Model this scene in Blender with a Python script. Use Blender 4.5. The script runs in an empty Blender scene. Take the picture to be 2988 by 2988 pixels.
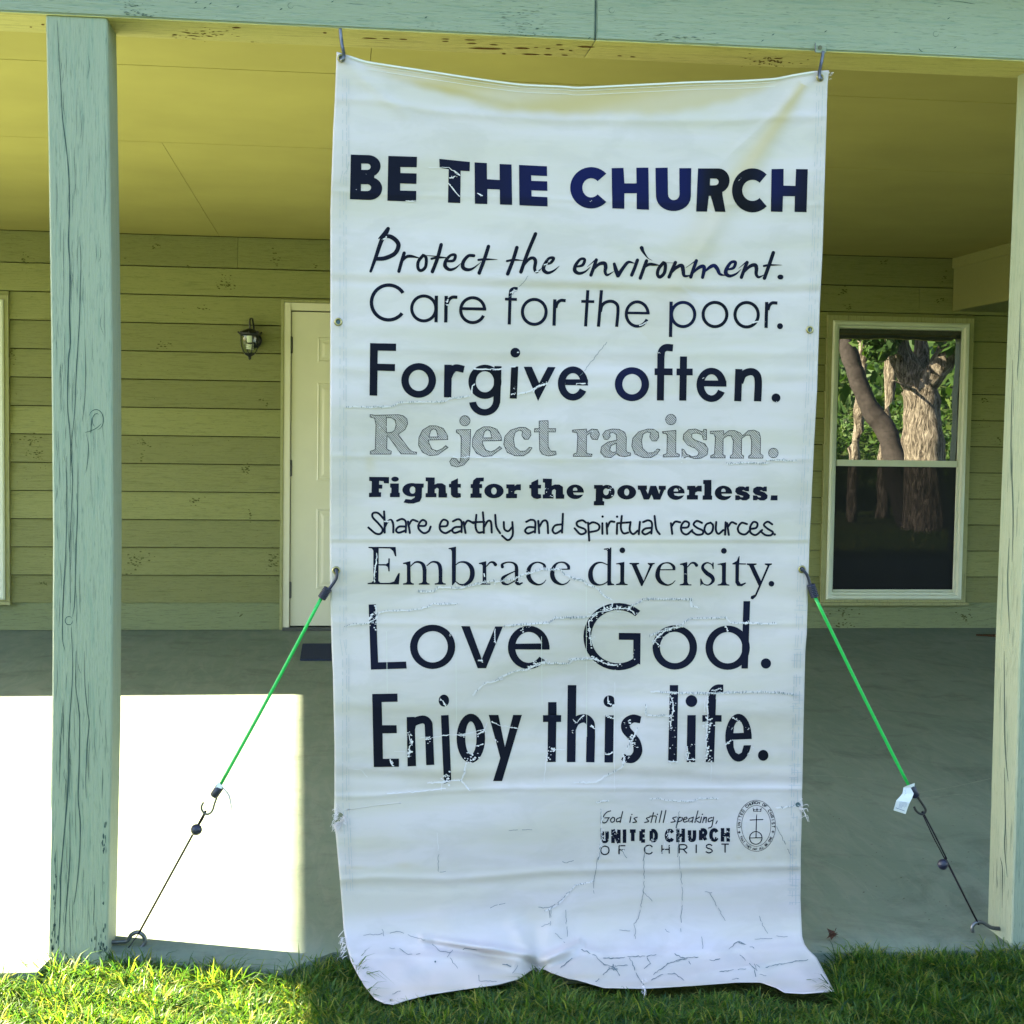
import bpy, bmesh, math, random
import numpy as np
from mathutils import Vector, Matrix
from mathutils.geometry import tessellate_polygon
random.seed(7); RNG = np.random.default_rng(11)
R = math.radians
scene = bpy.context.scene
COL = scene.collection

# ------------------------------------------------------------------ camera
F, YAW, PITCH, ROLL = 4200.0, -0.1214, -0.0559, 0.0144
CAMP = np.array([0.0, -3.5747, 1.3053]); W = 2988.0
_fw = np.array([math.sin(-YAW)*math.cos(PITCH), math.cos(YAW)*math.cos(PITCH), math.sin(PITCH)])
_r = np.cross(_fw, [0, 0, 1]); _r /= np.linalg.norm(_r); _u = np.cross(_r, _fw)
_r2 = _r*math.cos(ROLL)+_u*math.sin(ROLL); _u2 = -_r*math.sin(ROLL)+_u*math.cos(ROLL)
cam = bpy.data.cameras.new('camera'); cam.sensor_width = 36; cam.lens = 36*F/W
cam.clip_start = .05; cam.clip_end = 300
co = bpy.data.objects.new('camera', cam); COL.objects.link(co)
co.matrix_world = Matrix(((_r2[0], _u2[0], -_fw[0], CAMP[0]), (_r2[1], _u2[1], -_fw[1], CAMP[1]),
                          (_r2[2], _u2[2], -_fw[2], CAMP[2]), (0, 0, 0, 1)))
scene.camera = co

# ------------------------------------------------------------------ light
SUN_E, SUN_A = R(30), R(19)
world = bpy.data.worlds.new('World'); scene.world = world; world.use_nodes = True
wn = world.node_tree; wn.nodes.clear()
sky = wn.nodes.new('ShaderNodeTexSky'); sky.sky_type = 'NISHITA'; sky.sun_disc = False
sky.sun_elevation = SUN_E; sky.sun_rotation = -(math.pi/2-SUN_A)
bg = wn.nodes.new('ShaderNodeBackground'); bg.inputs[1].default_value = 0.05
wo = wn.nodes.new('ShaderNodeOutputWorld')
wn.links.new(sky.outputs[0], bg.inputs[0]); wn.links.new(bg.outputs[0], wo.inputs[0])
SD = Vector((math.cos(SUN_E)*math.cos(SUN_A), -math.cos(SUN_E)*math.sin(SUN_A), -math.sin(SUN_E)))
sl = bpy.data.lights.new('sun', 'SUN'); sl.energy = 5.0; sl.angle = R(.45); sl.color = (1, .86, .58)
so = bpy.data.objects.new('sun', sl); COL.objects.link(so)
so.rotation_euler = SD.to_track_quat('-Z', 'Y').to_euler(); so.location = (-20, 8, 14)
vs = scene.view_settings; vs.view_transform = 'Standard'; vs.look = 'None'; vs.exposure = 4.35
vs.gamma = 1; vs.use_curve_mapping = False
scene.cycles.max_bounces = 8; scene.cycles.diffuse_bounces = 6

# ------------------------------------------------------------------ helpers
PW = 5.815      # wall plane
ZC = 2.5136     # ceiling
def ray(px, py): return _fw + _r2*((px-W/2)/F) - _u2*((py-W/2)/F)
def at(px, py, Y):
    d = ray(px, py); t = (Y-CAMP[1])/d[1]; return CAMP+d*t
def atz(px, py, Z):
    d = ray(px, py); t = (Z-CAMP[2])/d[2]; return CAMP+d*t
def mir(px, py, Y):
    h = at(px, py, PW-.03); d = ray(px, py)*np.array([1, -1, 1]); t = (Y-h[1])/d[1]; return h+d*t

def sstep(x): x = np.clip(x, 0, 1); return x*x*(3-2*x)
ORG = {}
def tag(o, label=None, cat=None, group=None, kind=None):
    if label: o['label'] = label
    if cat: o['category'] = cat
    if group: o['group'] = group
    if kind: o['kind'] = kind
    return o
def thing(name, label, cat, loc=(0, 0, 0), group=None):
    o = bpy.data.objects.new(name, None); COL.objects.link(o); o.location = loc
    o.empty_display_size = .1; ORG[o] = np.array(loc, float)
    return tag(o, label, cat, group)
def link(name, me, mat, parent=None, smooth=False):
    for m in (mat if isinstance(mat, (list, tuple)) else [mat]): me.materials.append(m)
    o = bpy.data.objects.new(name, me); COL.objects.link(o)
    if parent is not None: o.parent = parent; ORG[o] = ORG[parent]
    else: ORG[o] = np.zeros(3)
    if smooth: me.polygons.foreach_set('use_smooth', [True]*len(me.polygons))
    return o
def mesh(name, V, Fc, mat, parent=None, smooth=False, midx=None):
    V = np.asarray(V, float)
    if parent is not None: V = V-ORG[parent]
    me = bpy.data.meshes.new(name); me.from_pydata(V.tolist(), [], [list(map(int, f)) for f in Fc]); me.update()
    o = link(name, me, mat, parent, smooth)
    if midx is not None: me.polygons.foreach_set('material_index', midx)
    return o
class MB:
    def __init__(s): s.V = []; s.F = []; s.M = []; s.m = 0
    def add(s, V, Fc):
        b = len(s.V); s.V += [tuple(v) for v in V]; s.F += [tuple(i+b for i in f) for f in Fc]; s.M += [s.m]*len(Fc); return s
    def box(s, x0, x1, y0, y1, z0, z1):
        V = [(x, y, z) for z in (z0, z1) for y in (y0, y1) for x in (x0, x1)]
        return s.add(V, [(0, 2, 3, 1), (4, 5, 7, 6), (0, 1, 5, 4), (2, 6, 7, 3), (0, 4, 6, 2), (1, 3, 7, 5)])
    def prism(s, ring0, ring1):
        n = len(ring0)
        return s.add(list(ring0)+list(ring1), [tuple(range(n))[::-1], tuple(range(n, 2*n))]+[(i, (i+1) % n, n+(i+1) % n, n+i) for i in range(n)])
    def tube(s, pts, r, n=10, cap=True):
        P = [np.array(p, float) for p in pts]; m = len(P); rr = r if isinstance(r, (list, tuple, np.ndarray)) else [r]*m
        V = []; up = None
        for i, p in enumerate(P):
            t = P[min(i+1, m-1)]-P[max(i-1, 0)]; t /= np.linalg.norm(t)+1e-12
            if up is None: up = np.cross(t, [0, 0, 1]) if abs(t[2]) < .9 else np.cross(t, [1, 0, 0])
            a = up-t*(up@t); a /= np.linalg.norm(a)+1e-12; b = np.cross(t, a); up = a
            for k in range(n):
                an = 2*math.pi*k/n; V.append(p+(a*math.cos(an)+b*math.sin(an))*rr[i])
        Fc = [(i*n+k, i*n+(k+1) % n, (i+1)*n+(k+1) % n, (i+1)*n+k) for i in range(m-1) for k in range(n)]
        if cap: Fc += [tuple(range(n))[::-1], tuple(range((m-1)*n, m*n))]
        return s.add(V, Fc)
    def lathe(s, prof, c, n=24):
        c = np.array(c, float); m = len(prof)
        V = [c+np.array([r*math.cos(2*math.pi*k/n), r*math.sin(2*math.pi*k/n), z]) for r, z in prof for k in range(n)]
        Fc = [(i*n+k, i*n+(k+1) % n, (i+1)*n+(k+1) % n, (i+1)*n+k) for i in range(m-1) for k in range(n)]
        return s.add(V, Fc)
    def ball(s, c, r, n=16):
        prof = [(r*math.sin(math.pi*i/n)+1e-6, -r*math.cos(math.pi*i/n)) for i in range(n+1)]
        return s.lathe(prof, c, n+4)
    def out(s, name, mat, parent=None, smooth=False, bevel=0):
        o = mesh(name, s.V, s.F, mat, parent, smooth, s.M if any(s.M) else None)
        if bevel:
            bm = bmesh.new(); bm.from_mesh(o.data)
            bmesh.ops.bevel(bm, geom=bm.edges[:], offset=bevel, segments=2, affect='EDGES', clamp_overlap=True)
            bm.to_mesh(o.data); bm.free()
        return o
def spline(pts, k=6):
    P = [np.array(p, float) for p in pts]
    if len(P) < 3: return P
    Q = [2*P[0]-P[1]]+P+[2*P[-1]-P[-2]]; out = []
    for i in range(1, len(Q)-2):
        a, b, c, d = Q[i-1:i+3]
        for j in range(k):
            t = j/k; out.append(.5*((2*b)+(c-a)*t+(2*a-5*b+4*c-d)*t*t+(3*b-a-3*c+d)*t**3))
    out.append(P[-1]); return out

# ------------------------------------------------------------------ materials
class Mat:
    def __init__(s, name):
        s.m = bpy.data.materials.new(name); s.m.use_nodes = True; s.t = s.m.node_tree; s.n = s.t.nodes
        s.b = s.n['Principled BSDF']; s.outn = s.n['Material Output']
    def node(s, ty, **kw):
        n = s.n.new(ty)
        for k, v in kw.items():
            if k.startswith('i_'):
                key = k[2:]; key = int(key) if key.isdigit() else key.replace('_', ' ')
                n.inputs[key].default_value = v
            else: setattr(n, k, v)
        return n
    def l(s, a, b): s.t.links.new(a, b)
    def coords(s, scale=(1, 1, 1), src='Object', loc=None):
        tc = s.node('ShaderNodeTexCoord'); mp = s.node('ShaderNodeMapping'); mp.inputs['Scale'].default_value = scale
        s.l(tc.outputs[src], mp.inputs[0])
        if loc is not None: s.l(loc, mp.inputs['Location'])
        return mp.outputs[0]
    def noise(s, vec, scale, detail=4, rough=.55, dist=0):
        n = s.node('ShaderNodeTexNoise', i_Scale=scale, i_Detail=detail, i_Roughness=rough, i_Distortion=dist)
        s.l(vec, n.inputs['Vector']); return n.outputs['Fac']
    def ramp(s, fac, stops):
        r = s.node('ShaderNodeValToRGB'); e = r.color_ramp.elements
        while len(e) < len(stops): e.new(.5)
        for q, (p, c) in zip(e, stops): q.position = p; q.color = (*c, 1) if len(c) == 3 else c
        s.l(fac, r.inputs[0]); return r.outputs[0]
    def mix(s, fac, a, b, mode='MIX'):
        n = s.node('ShaderNodeMix', data_type='RGBA', blend_type=mode)
        for sk, v in ((n.inputs[0], fac), (n.inputs[6], a), (n.inputs[7], b)):
            if hasattr(v, 'links') or isinstance(v, bpy.types.NodeSocket): s.l(v, sk)
            else: sk.default_value = v if isinstance(v, (int, float)) else ((*v, 1) if len(v) == 3 else v)
        return n.outputs[2]
    def math(s, op, a, b=0):
        n = s.node('ShaderNodeMath', operation=op)
        for sk, v in ((n.inputs[0], a), (n.inputs[1], b)):
            if isinstance(v, bpy.types.NodeSocket): s.l(v, sk)
            else: sk.default_value = v
        return n.outputs[0]
    def bump(s, h, strength=.3, dist=.01):
        n = s.node('ShaderNodeBump', i_Strength=strength, i_Distance=dist); s.l(h, n.inputs['Height'])
        s.l(n.outputs[0], s.b.inputs['Normal'])
    def col(s, c):
        if isinstance(c, bpy.types.NodeSocket): s.l(c, s.b.inputs['Base Color'])
        else: s.b.inputs['Base Color'].default_value = (*c, 1)
    def set(s, rough=.6, spec=.5, metal=0):
        s.b.inputs['Roughness'].default_value = rough; s.b.inputs['Specular IOR Level'].default_value = spec
        s.b.inputs['Metallic'].default_value = metal; return s
G3 = (0, 0, 0); G1 = (1, 1, 1)
def wood_paint(name, base, dark, axis, knots=True, var=.10, rough=.62):
    """painted timber; axis = grain direction 0 x, 2 z"""
    M = Mat(name); oi = M.node('ShaderNodeObjectInfo')
    off = M.math('MULTIPLY', oi.outputs['Random'], 37.0)
    cx = M.node('ShaderNodeCombineXYZ'); M.l(off, cx.inputs[0]); M.l(off, cx.inputs[1]); M.l(off, cx.inputs[2])
    sc = [1, 1, 1]; sc[axis] = .06
    v = M.coords(tuple(sc), loc=cx.outputs[0])
    grain = M.noise(v, 110, 5, .65, .6)
    big = M.noise(M.coords((1, 1, 1), loc=cx.outputs[0]), 2.3, 4)
    fine = M.noise(v, 420, 3, .6, .3)
    g = M.ramp(grain, [(.30, dark), (.48, base), (1, base)])
    g = M.mix(M.ramp(fine, [(.30, (.8, .8, .8)), (.42, G3)]), g, tuple(x*.6 for x in dark))
    grain = M.math('ADD', grain, M.math('MULTIPLY', fine, .6))
    c = M.mix(M.math('MULTIPLY', big, .35), g, tuple(x*.72 for x in base))
    hgt = grain
    if knots:
        sk = [2.2, 2.2, 2.2]; sk[axis] = 1.5
        nz = M.node('ShaderNodeTexNoise', i_Scale=9.0, i_Detail=3)
        vk = M.coords(tuple(sk), loc=cx.outputs[0]); M.l(vk, nz.inputs['Vector'])
        vm = M.node('ShaderNodeVectorMath', operation='MULTIPLY_ADD'); M.l(nz.outputs['Color'], vm.inputs[0])
        vm.inputs[1].default_value = (.10, .10, .10); M.l(vk, vm.inputs[2])
        vo = M.node('ShaderNodeTexVoronoi', i_Scale=1.0); M.l(vm.outputs[0], vo.inputs['Vector'])
        k = M.ramp(vo.outputs['Distance'], [(.0, (1, 1, 1)), (.035, (.75, .75, .75)), (.085, (.1, .1, .1)), (.10, G3)])
        sp = M.ramp(M.noise(M.coords((1, 1, 1), loc=cx.outputs[0]), 60, 3), [(.42, G3), (.6, G1)])
        kf = M.math('MULTIPLY', k, sp)
        c = M.mix(M.math('MULTIPLY', kf, .75), c, tuple(x*.35 for x in dark))
        hgt = M.math('SUBTRACT', grain, M.math('MULTIPLY', kf, .5))
    tone = M.math('ADD', M.math('MULTIPLY', oi.outputs['Random'], var), 1-var)
    tn = M.node('ShaderNodeCombineColor'); [M.l(tone, tn.inputs[i]) for i in range(3)]
    c = M.mix(1.0, c, tn.outputs[0], 'MULTIPLY')
    M.col(c); M.bump(hgt, .6, .005); M.set(rough, .35); return M.m
def plain(name, c, rough=.5, spec=.5, metal=0, nz=.0, nscale=30, bump=0):
    M = Mat(name); v = M.coords()
    if nz: M.col(M.ramp(M.noise(v, nscale, 4), [(.25, tuple(x*(1-nz) for x in c)), (.75, tuple(min(1, x*(1+nz*.6)) for x in c))]))
    else: M.col(c)
    if bump: M.bump(M.noise(v, nscale*3, 3), bump, .003)
    M.set(rough, spec, metal); return M.m
SAGE = (.28, .32, .235); SAGE_D = (.20, .27, .205)
OLIVE = (.262, .268, .102); OLIVE_D = (.185, .195, .068)
m_post = wood_paint('sage_paint_vertical_grain', SAGE, SAGE_D, 2, False)
m_beam = wood_paint('sage_paint_horizontal_grain', SAGE, SAGE_D, 0, True)
m_soffit = wood_paint('beam_underside_warm_bounce', (.52, .47, .18), (.28, .24, .09), 0, False)  # sage beam paint with warm floor bounce light mixed into the colour
m_siding = wood_paint('olive_paint_siding', OLIVE, OLIVE_D, 0, True, .22)
m_skirt = wood_paint('skirt_paint_bluish_light', (.23, .26, .13), (.14, .165, .085), 0, True)  # siding paint, bluish light near the floor put into its colour
m_ceil = plain('ceiling_panel_paint', (.36, .32, .10), .75, .3, 0, .13, 1.6)
m_trim = wood_paint('olive_trim_paint', (.36, .36, .17), (.22, .22, .10), 2, False)
m_white = plain('cream_door_paint', (.66, .63, .50), .45, .5, 0, .04, 6)
m_vinyl = plain('window_vinyl', (.60, .63, .52), .4, .5, 0, .06, 8)
m_crack = plain('open_wood_crack', (.045, .075, .07), .9, .1)
m_crack2 = plain('bare_wood_gouge', (.10, .05, .02), .9, .1)
m_dark = plain('lap_shadow_backing', (.006, .007, .009), .8, .1)
m_black = plain('black_metal', (.012, .013, .015), .42, .5)
m_steel = plain('zinc_steel', (.15, .155, .165), .38, .5, .8, .35, 60)
m_iron = plain('dark_hook_steel', (.12, .12, .12), .4, .5, .7, .2, 60)
m_brass = plain('tarnished_brass', (.38, .33, .16), .35, .5, .9, .25, 80)
m_plastic = plain('navy_black_plastic', (.012, .014, .035), .4, .5)
m_elastic = plain('black_elastic', (.015, .012, .016), .8, .2)
m_greencord = plain('green_bungee', (.01, .42, .075), .45, .5, 0, .12, 300)
m_tag = plain('white_care_tag', (.72, .72, .76), .7, .3)
m_tagprint = plain('tag_print', (.10, .14, .30), .7, .3)
m_mat = plain('navy_doormat', (.035, .045, .085), .95, .1, 0, .4, 160, .5)
m_matbrown = plain('brown_doormat', (.06, .035, .02), .95, .1, 0, .4, 160, .5)
m_leafdry = plain('dry_leaf', (.06, .03, .02), .8, .2, 0, .3, 80)
m_bulb = plain('bulb_white', (.78, .78, .66), .35, .5)
m_roof = plain('brown_shingle', (.10, .085, .07), .9, .2, 0, .3, 12, .4)

def concrete():
    M = Mat('porch_concrete'); v = M.coords()
    a = M.noise(v, 1.1, 5, .6); b = M.noise(v, 9, 5, .6); f = M.noise(M.coords((1.2, 26, 1)), 14, 4, .6)
    c = M.ramp(a, [(.25, (.135, .19, .145)), (.55, (.195, .245, .19)), (.8, (.25, .30, .235))])
    c = M.mix(M.math('MULTIPLY', b, .30), c, (.085, .115, .085))
    sp = M.ramp(M.noise(v, 55, 2), [(.70, G3), (.74, G1)])
    c = M.mix(M.math('MULTIPLY', sp, .45), c, (.06, .05, .04))
    c = M.mix(M.math('MULTIPLY', f, .4), c, (.075, .10, .075))
    dg = M.noise(M.coords((6, 1.2, 1)), 2.2, 5, .7, 1.5); c = M.mix(M.ramp(dg, [(.45, G3), (.62, (.35, .35, .35)), (.75, G3)]), c, (.24, .25, .20))
    sm = M.noise(v, 3.2, 6, .7, .8); c = M.mix(M.ramp(sm, [(.52, G3), (.70, (.55, .55, .55))]), c, (.075, .09, .07))
    M.col(c); M.bump(M.math('ADD', f, b), .25, .004); M.set(.8, .3); return M.m
m_conc = concrete()
def glass(name, refl, tint):
    M = Mat(name); gl = M.node('ShaderNodeBsdfGlossy'); gl.inputs['Roughness'].default_value = .003
    gl.inputs['Color'].default_value = (*tint, 1)
    nz = M.noise(M.coords(), 3.0, 2); bp = M.node('ShaderNodeBump', i_Strength=.10, i_Distance=.004); M.l(nz, bp.inputs['Height'])
    M.l(bp.outputs[0], gl.inputs['Normal'])
    M.col((.004, .005, .008)); M.set(.5, .2)
    mx = M.node('ShaderNodeMixShader'); mx.inputs[0].default_value = refl
    M.l(M.b.outputs[0], mx.inputs[1]); M.l(gl.outputs[0], mx.inputs[2]); M.l(mx.outputs[0], M.outn.inputs[0]); return M.m
m_glass = glass('window_glass', .19, (1, 1, 1)); m_screen = glass('screened_glass', .009, (.9, .85, 1))
def clear_glass():
    M = Mat('lantern_glass'); tr = M.node('ShaderNodeBsdfTransparent'); tr.inputs[0].default_value = (.86, .9, .86, 1)
    gl = M.node('ShaderNodeBsdfGlossy'); gl.inputs['Roughness'].default_value = .03
    mx = M.node('ShaderNodeMixShader'); mx.inputs[0].default_value = .035
    M.l(tr.outputs[0], mx.inputs[1]); M.l(gl.outputs[0], mx.inputs[2]); M.l(mx.outputs[0], M.outn.inputs[0]); return M.m
m_lglass = clear_glass()
def leafy(name, c0, c1, c2, tr=.45):
    M = Mat(name); at_ = M.node('ShaderNodeAttribute', attribute_name='tone')
    c = M.ramp(at_.outputs['Fac'], [(0, c0), (.55, c1), (1, c2)])
    M.col(c); M.set(.5, .35); ts = M.node('ShaderNodeBsdfTranslucent'); M.l(M.mix(1.0, c, (1.5, 1.6, .7), 'MULTIPLY'), ts.inputs[0])
    mx = M.node('ShaderNodeMixShader'); mx.inputs[0].default_value = tr
    M.l(M.b.outputs[0], mx.inputs[1]); M.l(ts.outputs[0], mx.inputs[2]); M.l(mx.outputs[0], M.outn.inputs[0]); return M.m
m_grass = leafy('grass_blade', (.016, .056, .018), (.066, .138, .012), (.235, .225, .05), .52)
m_leaf = leafy('tree_leaf', (.03, .07, .02), (.05, .11, .025), (.10, .16, .04), .4)
M = Mat('lawn_soil'); v = M.coords()
M.col(M.mix(M.noise(v, 1.7, 5), M.ramp(M.noise(v, 40, 4), [(.3, (.012, .018, .008)), (.7, (.045, .05, .022))]), (.05, .085, .02)))
M.bump(M.noise(v, 45, 4), .8, .03); M.set(.95, .1); m_soil = M.m
M = Mat('bark'); v = M.coords((1, 1, .22)); n1 = M.noise(v, 22, 6, .75, .5)
M.col(M.ramp(n1, [(.38, (.02, .016, .013)), (.48, (.15, .13, .105)), (.64, (.42, .38, .32))])); M.bump(n1, 1.0, .09); M.set(.9, .2); m_bark = M.m
m_bark_dark = plain('dark_bark', (.045, .04, .04), .9, .2, 0, .5, 18, .8)
M = Mat('hillside_ground'); v = M.coords()
M.col(M.ramp(M.noise(v, .8, 6, .7), [(.3, (.02, .035, .012)), (.55, (.045, .075, .02)), (.75, (.10, .09, .04))])); M.bump(M.noise(v, 3, 5), 1, .2); M.set(.95, .1); m_hill = M.m

# vinyl banner: white, stains, mustard top band and painted fold shade by attribute and blotchy grime bands
M = Mat('banner_vinyl'); v = M.coords((1, 1, 7)); g1 = M.noise(v, 1.7, 4, .5, .4); g2 = M.noise(M.coords((1.2, 1, 3)), 5, 5, .6, .5)
base = M.mix(M.ramp(g1, [(.40, G3), (.60, (.8, .8, .8))]), (.585, .515, .53), (.54, .48, .425))
base = M.mix(M.ramp(g2, [(.48, G3), (.56, (.22, .22, .22)), (.62, (.30, .30, .30)), (.70, (.12, .12, .12)), (1, (.4, .4, .4))]), base, (.455, .405, .385))
st = M.node('ShaderNodeAttribute', attribute_name='stain_fold_shade')
base = M.mix(st.outputs['Fac'], base, (.48, .375, .18))
M.col(base); M.set(.42, .35)
wv = M.noise(M.coords(), 900, 1); M.bump(wv, .05, .0006)
tl = M.node('ShaderNodeBsdfTranslucent'); M.l(base, tl.inputs[0]); mx = M.node('ShaderNodeMixShader'); mx.inputs[0].default_value = .10
M.l(M.b.outputs[0], mx.inputs[1]); M.l(tl.outputs[0], mx.inputs[2]); M.l(mx.outputs[0], M.outn.inputs[0]); m_banner = M.m
M = Mat('navy_print_sheen'); at_ = M.node('ShaderNodeAttribute', attribute_name='tone')
M.col(M.ramp(at_.outputs['Fac'], [(0, (.003, .0036, .007)), (.5, (.0045, .006, .020)), (1, (.004, .007, .065))])); M.set(.75, .12); m_ink = M.m
m_thread = plain('torn_white_threads', (.63, .58, .60), .8, .2)
m_gap = plain('tear_gap', (.075, .11, .125), .9, .1)
m_hem = plain('hem_stitch', (.40, .41, .44), .8, .2)
m_seam = plain('faded_seam', (.62, .61, .56), .7, .2)
m_line = plain('crack_line', (.13, .165, .185), .9, .1)
m_scuff = plain('pale_scuff', (.30, .31, .25), .9, .2)
m_knot = plain('knot_mark', (.085, .09, .032), .9, .1)
# ------------------------------------------------------------------ setting
patch_back = atz(400, 2030, 0)[1]; patch_right = atz(884, 2400, 0)[0]
patch_right = atz(872, 2760, 0)[0]
XE = patch_right-2.53/math.tan(SUN_E)*math.cos(SUN_A)            # unseen left end of the porch roof, placed to frame the sun patch
YE = patch_back+2.66/math.tan(SUN_E)*math.sin(SUN_A)           # unseen eave left of the porch, placed to frame the sun patch
GZ = -.055                                                      # soil level
SZ = GZ-.045; mb = MB(); mb.add([(-70, -70, SZ), (70, -70, SZ), (70, 70, SZ), (-70, 70, SZ)], [(0, 1, 2, 3)])
tag(mb.out('lawn_ground', m_soil), kind='structure')
EDGE = [(-12, atz(60, 2838, 0)[1]), (atz(131, 2838, 0)[0], atz(60, 2838, 0)[1]), (atz(133, 2790, 0)[0], .02), (atz(318, 2784, 0)[0], .02)]+[tuple(atz(x, y, 0)[:2]) for x, y in ((332, 2787), (590, 2806), (830, 2832))]+[(.0, -.02), (11, -.02)]
def edge_y(x): return np.interp(x, [e[0] for e in EDGE], [e[1] for e in EDGE])
def sag(x): return sstep((np.asarray(x)-.1)/1.5)
def floor_z(x, y): return -.045*sag(x)*sstep((1.9-np.asarray(y))/1.9)        # the slab has settled towards its right front corner
def atf(px, py, dz=0):
    p = atz(px, py, dz)
    for _ in range(4): p = atz(px, py, float(floor_z(p[0], p[1]))+dz)
    return p
xs_ = np.unique(np.r_[np.linspace(-12, -1.2, 8), np.linspace(-1.2, 3.2, 60), np.linspace(3.2, 11, 10), [e[0] for e in EDGE]]); ts_ = np.linspace(0, 1, 26)**1.6
V = []; nx, nt = len(xs_), len(ts_)
for t_ in ts_:
    for x in xs_: y = float(edge_y(x)); y = y+(PW+.02-y)*t_; V.append((x, y, float(floor_z(x, y))))
Fc = [(j*nx+i, j*nx+i+1, (j+1)*nx+i+1, (j+1)*nx+i) for j in range(nt-1) for i in range(nx-1)]
b0 = len(V); V += [(x, float(edge_y(x)), -.3) for x in xs_]; Fc += [(b0+i, b0+i+1, i+1, i) for i in range(nx-1)]
c0 = len(V); V += [(-12, PW+.02, -.3), (11, PW+.02, -.3)]; Fc += [(c0, b0, 0, (nt-1)*nx), (b0+nx-1, c0+1, nt*nx-1, nx-1)]
tag(mesh('porch_floor', V, Fc, m_conc), kind='structure')
# hairline in the slab and trowel seam
bank_v = []; NX, NY = 60, 30
for j in range(NY):
    for i in range(NX):
        x = -25+75*i/(NX-1); y = -9-40*j/(NY-1); z = GZ-.02+max(0, (-y-9.5))*.21+.5*math.sin(x*.3+y*.2)*(1-math.exp((y+9)/5))
        bank_v.append((x, y, z))
mesh('hillside', bank_v, [(j*NX+i, (j+1)*NX+i, (j+1)*NX+i+1, j*NX+i+1) for j in range(NY-1) for i in range(NX-1)], m_hill, smooth=True)
tag(bpy.data.objects['hillside'], kind='structure')

# ------------------------------------------------------------------ house
house = thing('house', 'sage green lap sided house with white door, windows and yellowish porch ceiling behind the banner', 'house', (0, PW, 0))
def wx(px, py): return at(px, py, PW)[0]
def wz(px, py): return at(px, py, PW)[2]
# openings (outer trim edges)
dx0 = wx(818, 1400); dxa = wx(849, 1400); dxb = dxa+.915; dx1 = dxb+.065; dz1 = wz(900, 877); dzt = wz(900, 911)
w0, w1 = wx(2400, 1350), wx(2823, 1350); wz0, wz1 = wz(2600, 1762), wz(2600, 925)
l1 = wx(30, 1300); l0 = l1-1.15; lz0, lz1 = wz(15, 1760), wz(15, 863)
OPEN = [(dx0, dx1, -1, dz1), (w0, w1, wz0, wz1), (l0, l1, lz0, lz1)]
mb = MB(); mb.box(-12, 11, PW+.03, PW+.12, 0, 2.62); mb.out('wall_lap_shadow_backing', m_dark, house)
Zs = wz(500, 1757); EX = (wz(500, 860)-Zs)/11.0
def board(x0, x1, z0, z1, full):
    g = .0012; x0 += g; x1 -= g
    yb = PW-.024; yt = PW-.024+.018*(z1-z0)/full
    mb = MB(); mb.prism([(x0, PW+.02, z0), (x0, yb, z0), (x0, yt, z1), (x0, PW+.02, z1)], [(x1, PW+.02, z0), (x1, yb, z0), (x1, yt, z1), (x1, PW+.02, z1)])
    mb.out('siding_board', m_siding, house)
for k in range(14):
    z0 = Zs+EX*k; z1 = z0+EX-.0055 if z0+EX < ZC-.03 else ZC-.001  # gap below each lap bares near-black backing in place of a shadow line
    if z0 > ZC-.02: break
    cuts = [(-12, 11)]
    full = EX
    for ox0, ox1, oz0, oz1 in OPEN:
        if z0 < oz1 and z1 > oz0:
            new = []
            for a, b in cuts:
                if b <= ox0 or a >= ox1: new.append((a, b)); continue
                if a < ox0: new.append((a, ox0))
                if b > ox1: new.append((ox1, b))
                aa, bb = max(a, ox0), min(b, ox1)
                if z1-oz1 > .003: board(aa, bb, oz1+.001, z1, full)
                if oz0-z0 > .03: board(aa, bb, z0, oz0-.001, full)
            cuts = new
    for a, b in cuts:
        js = [a]; x = a+random.uniform(1.2, 4.4)
        while x < b-.7: js.append(x); x += random.uniform(2.4, 4.8)
        js.append(b)
        for p, q in zip(js, js[1:]): board(p, q, z0, z1, full)
for a, b in ((-12, -5), (-5, dx0), (dx1, 4.9), (4.9, 11)):
    mb = MB(); mb.box(a+.001, b-.001, PW-.016, PW+.02, .003, Zs-.001); mb.out('skirt_board', m_skirt, house)
def wall_y(z): return PW-.024+.018*((z-Zs) % EX)/EX if z > Zs else PW-.016
kn = MB()
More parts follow.
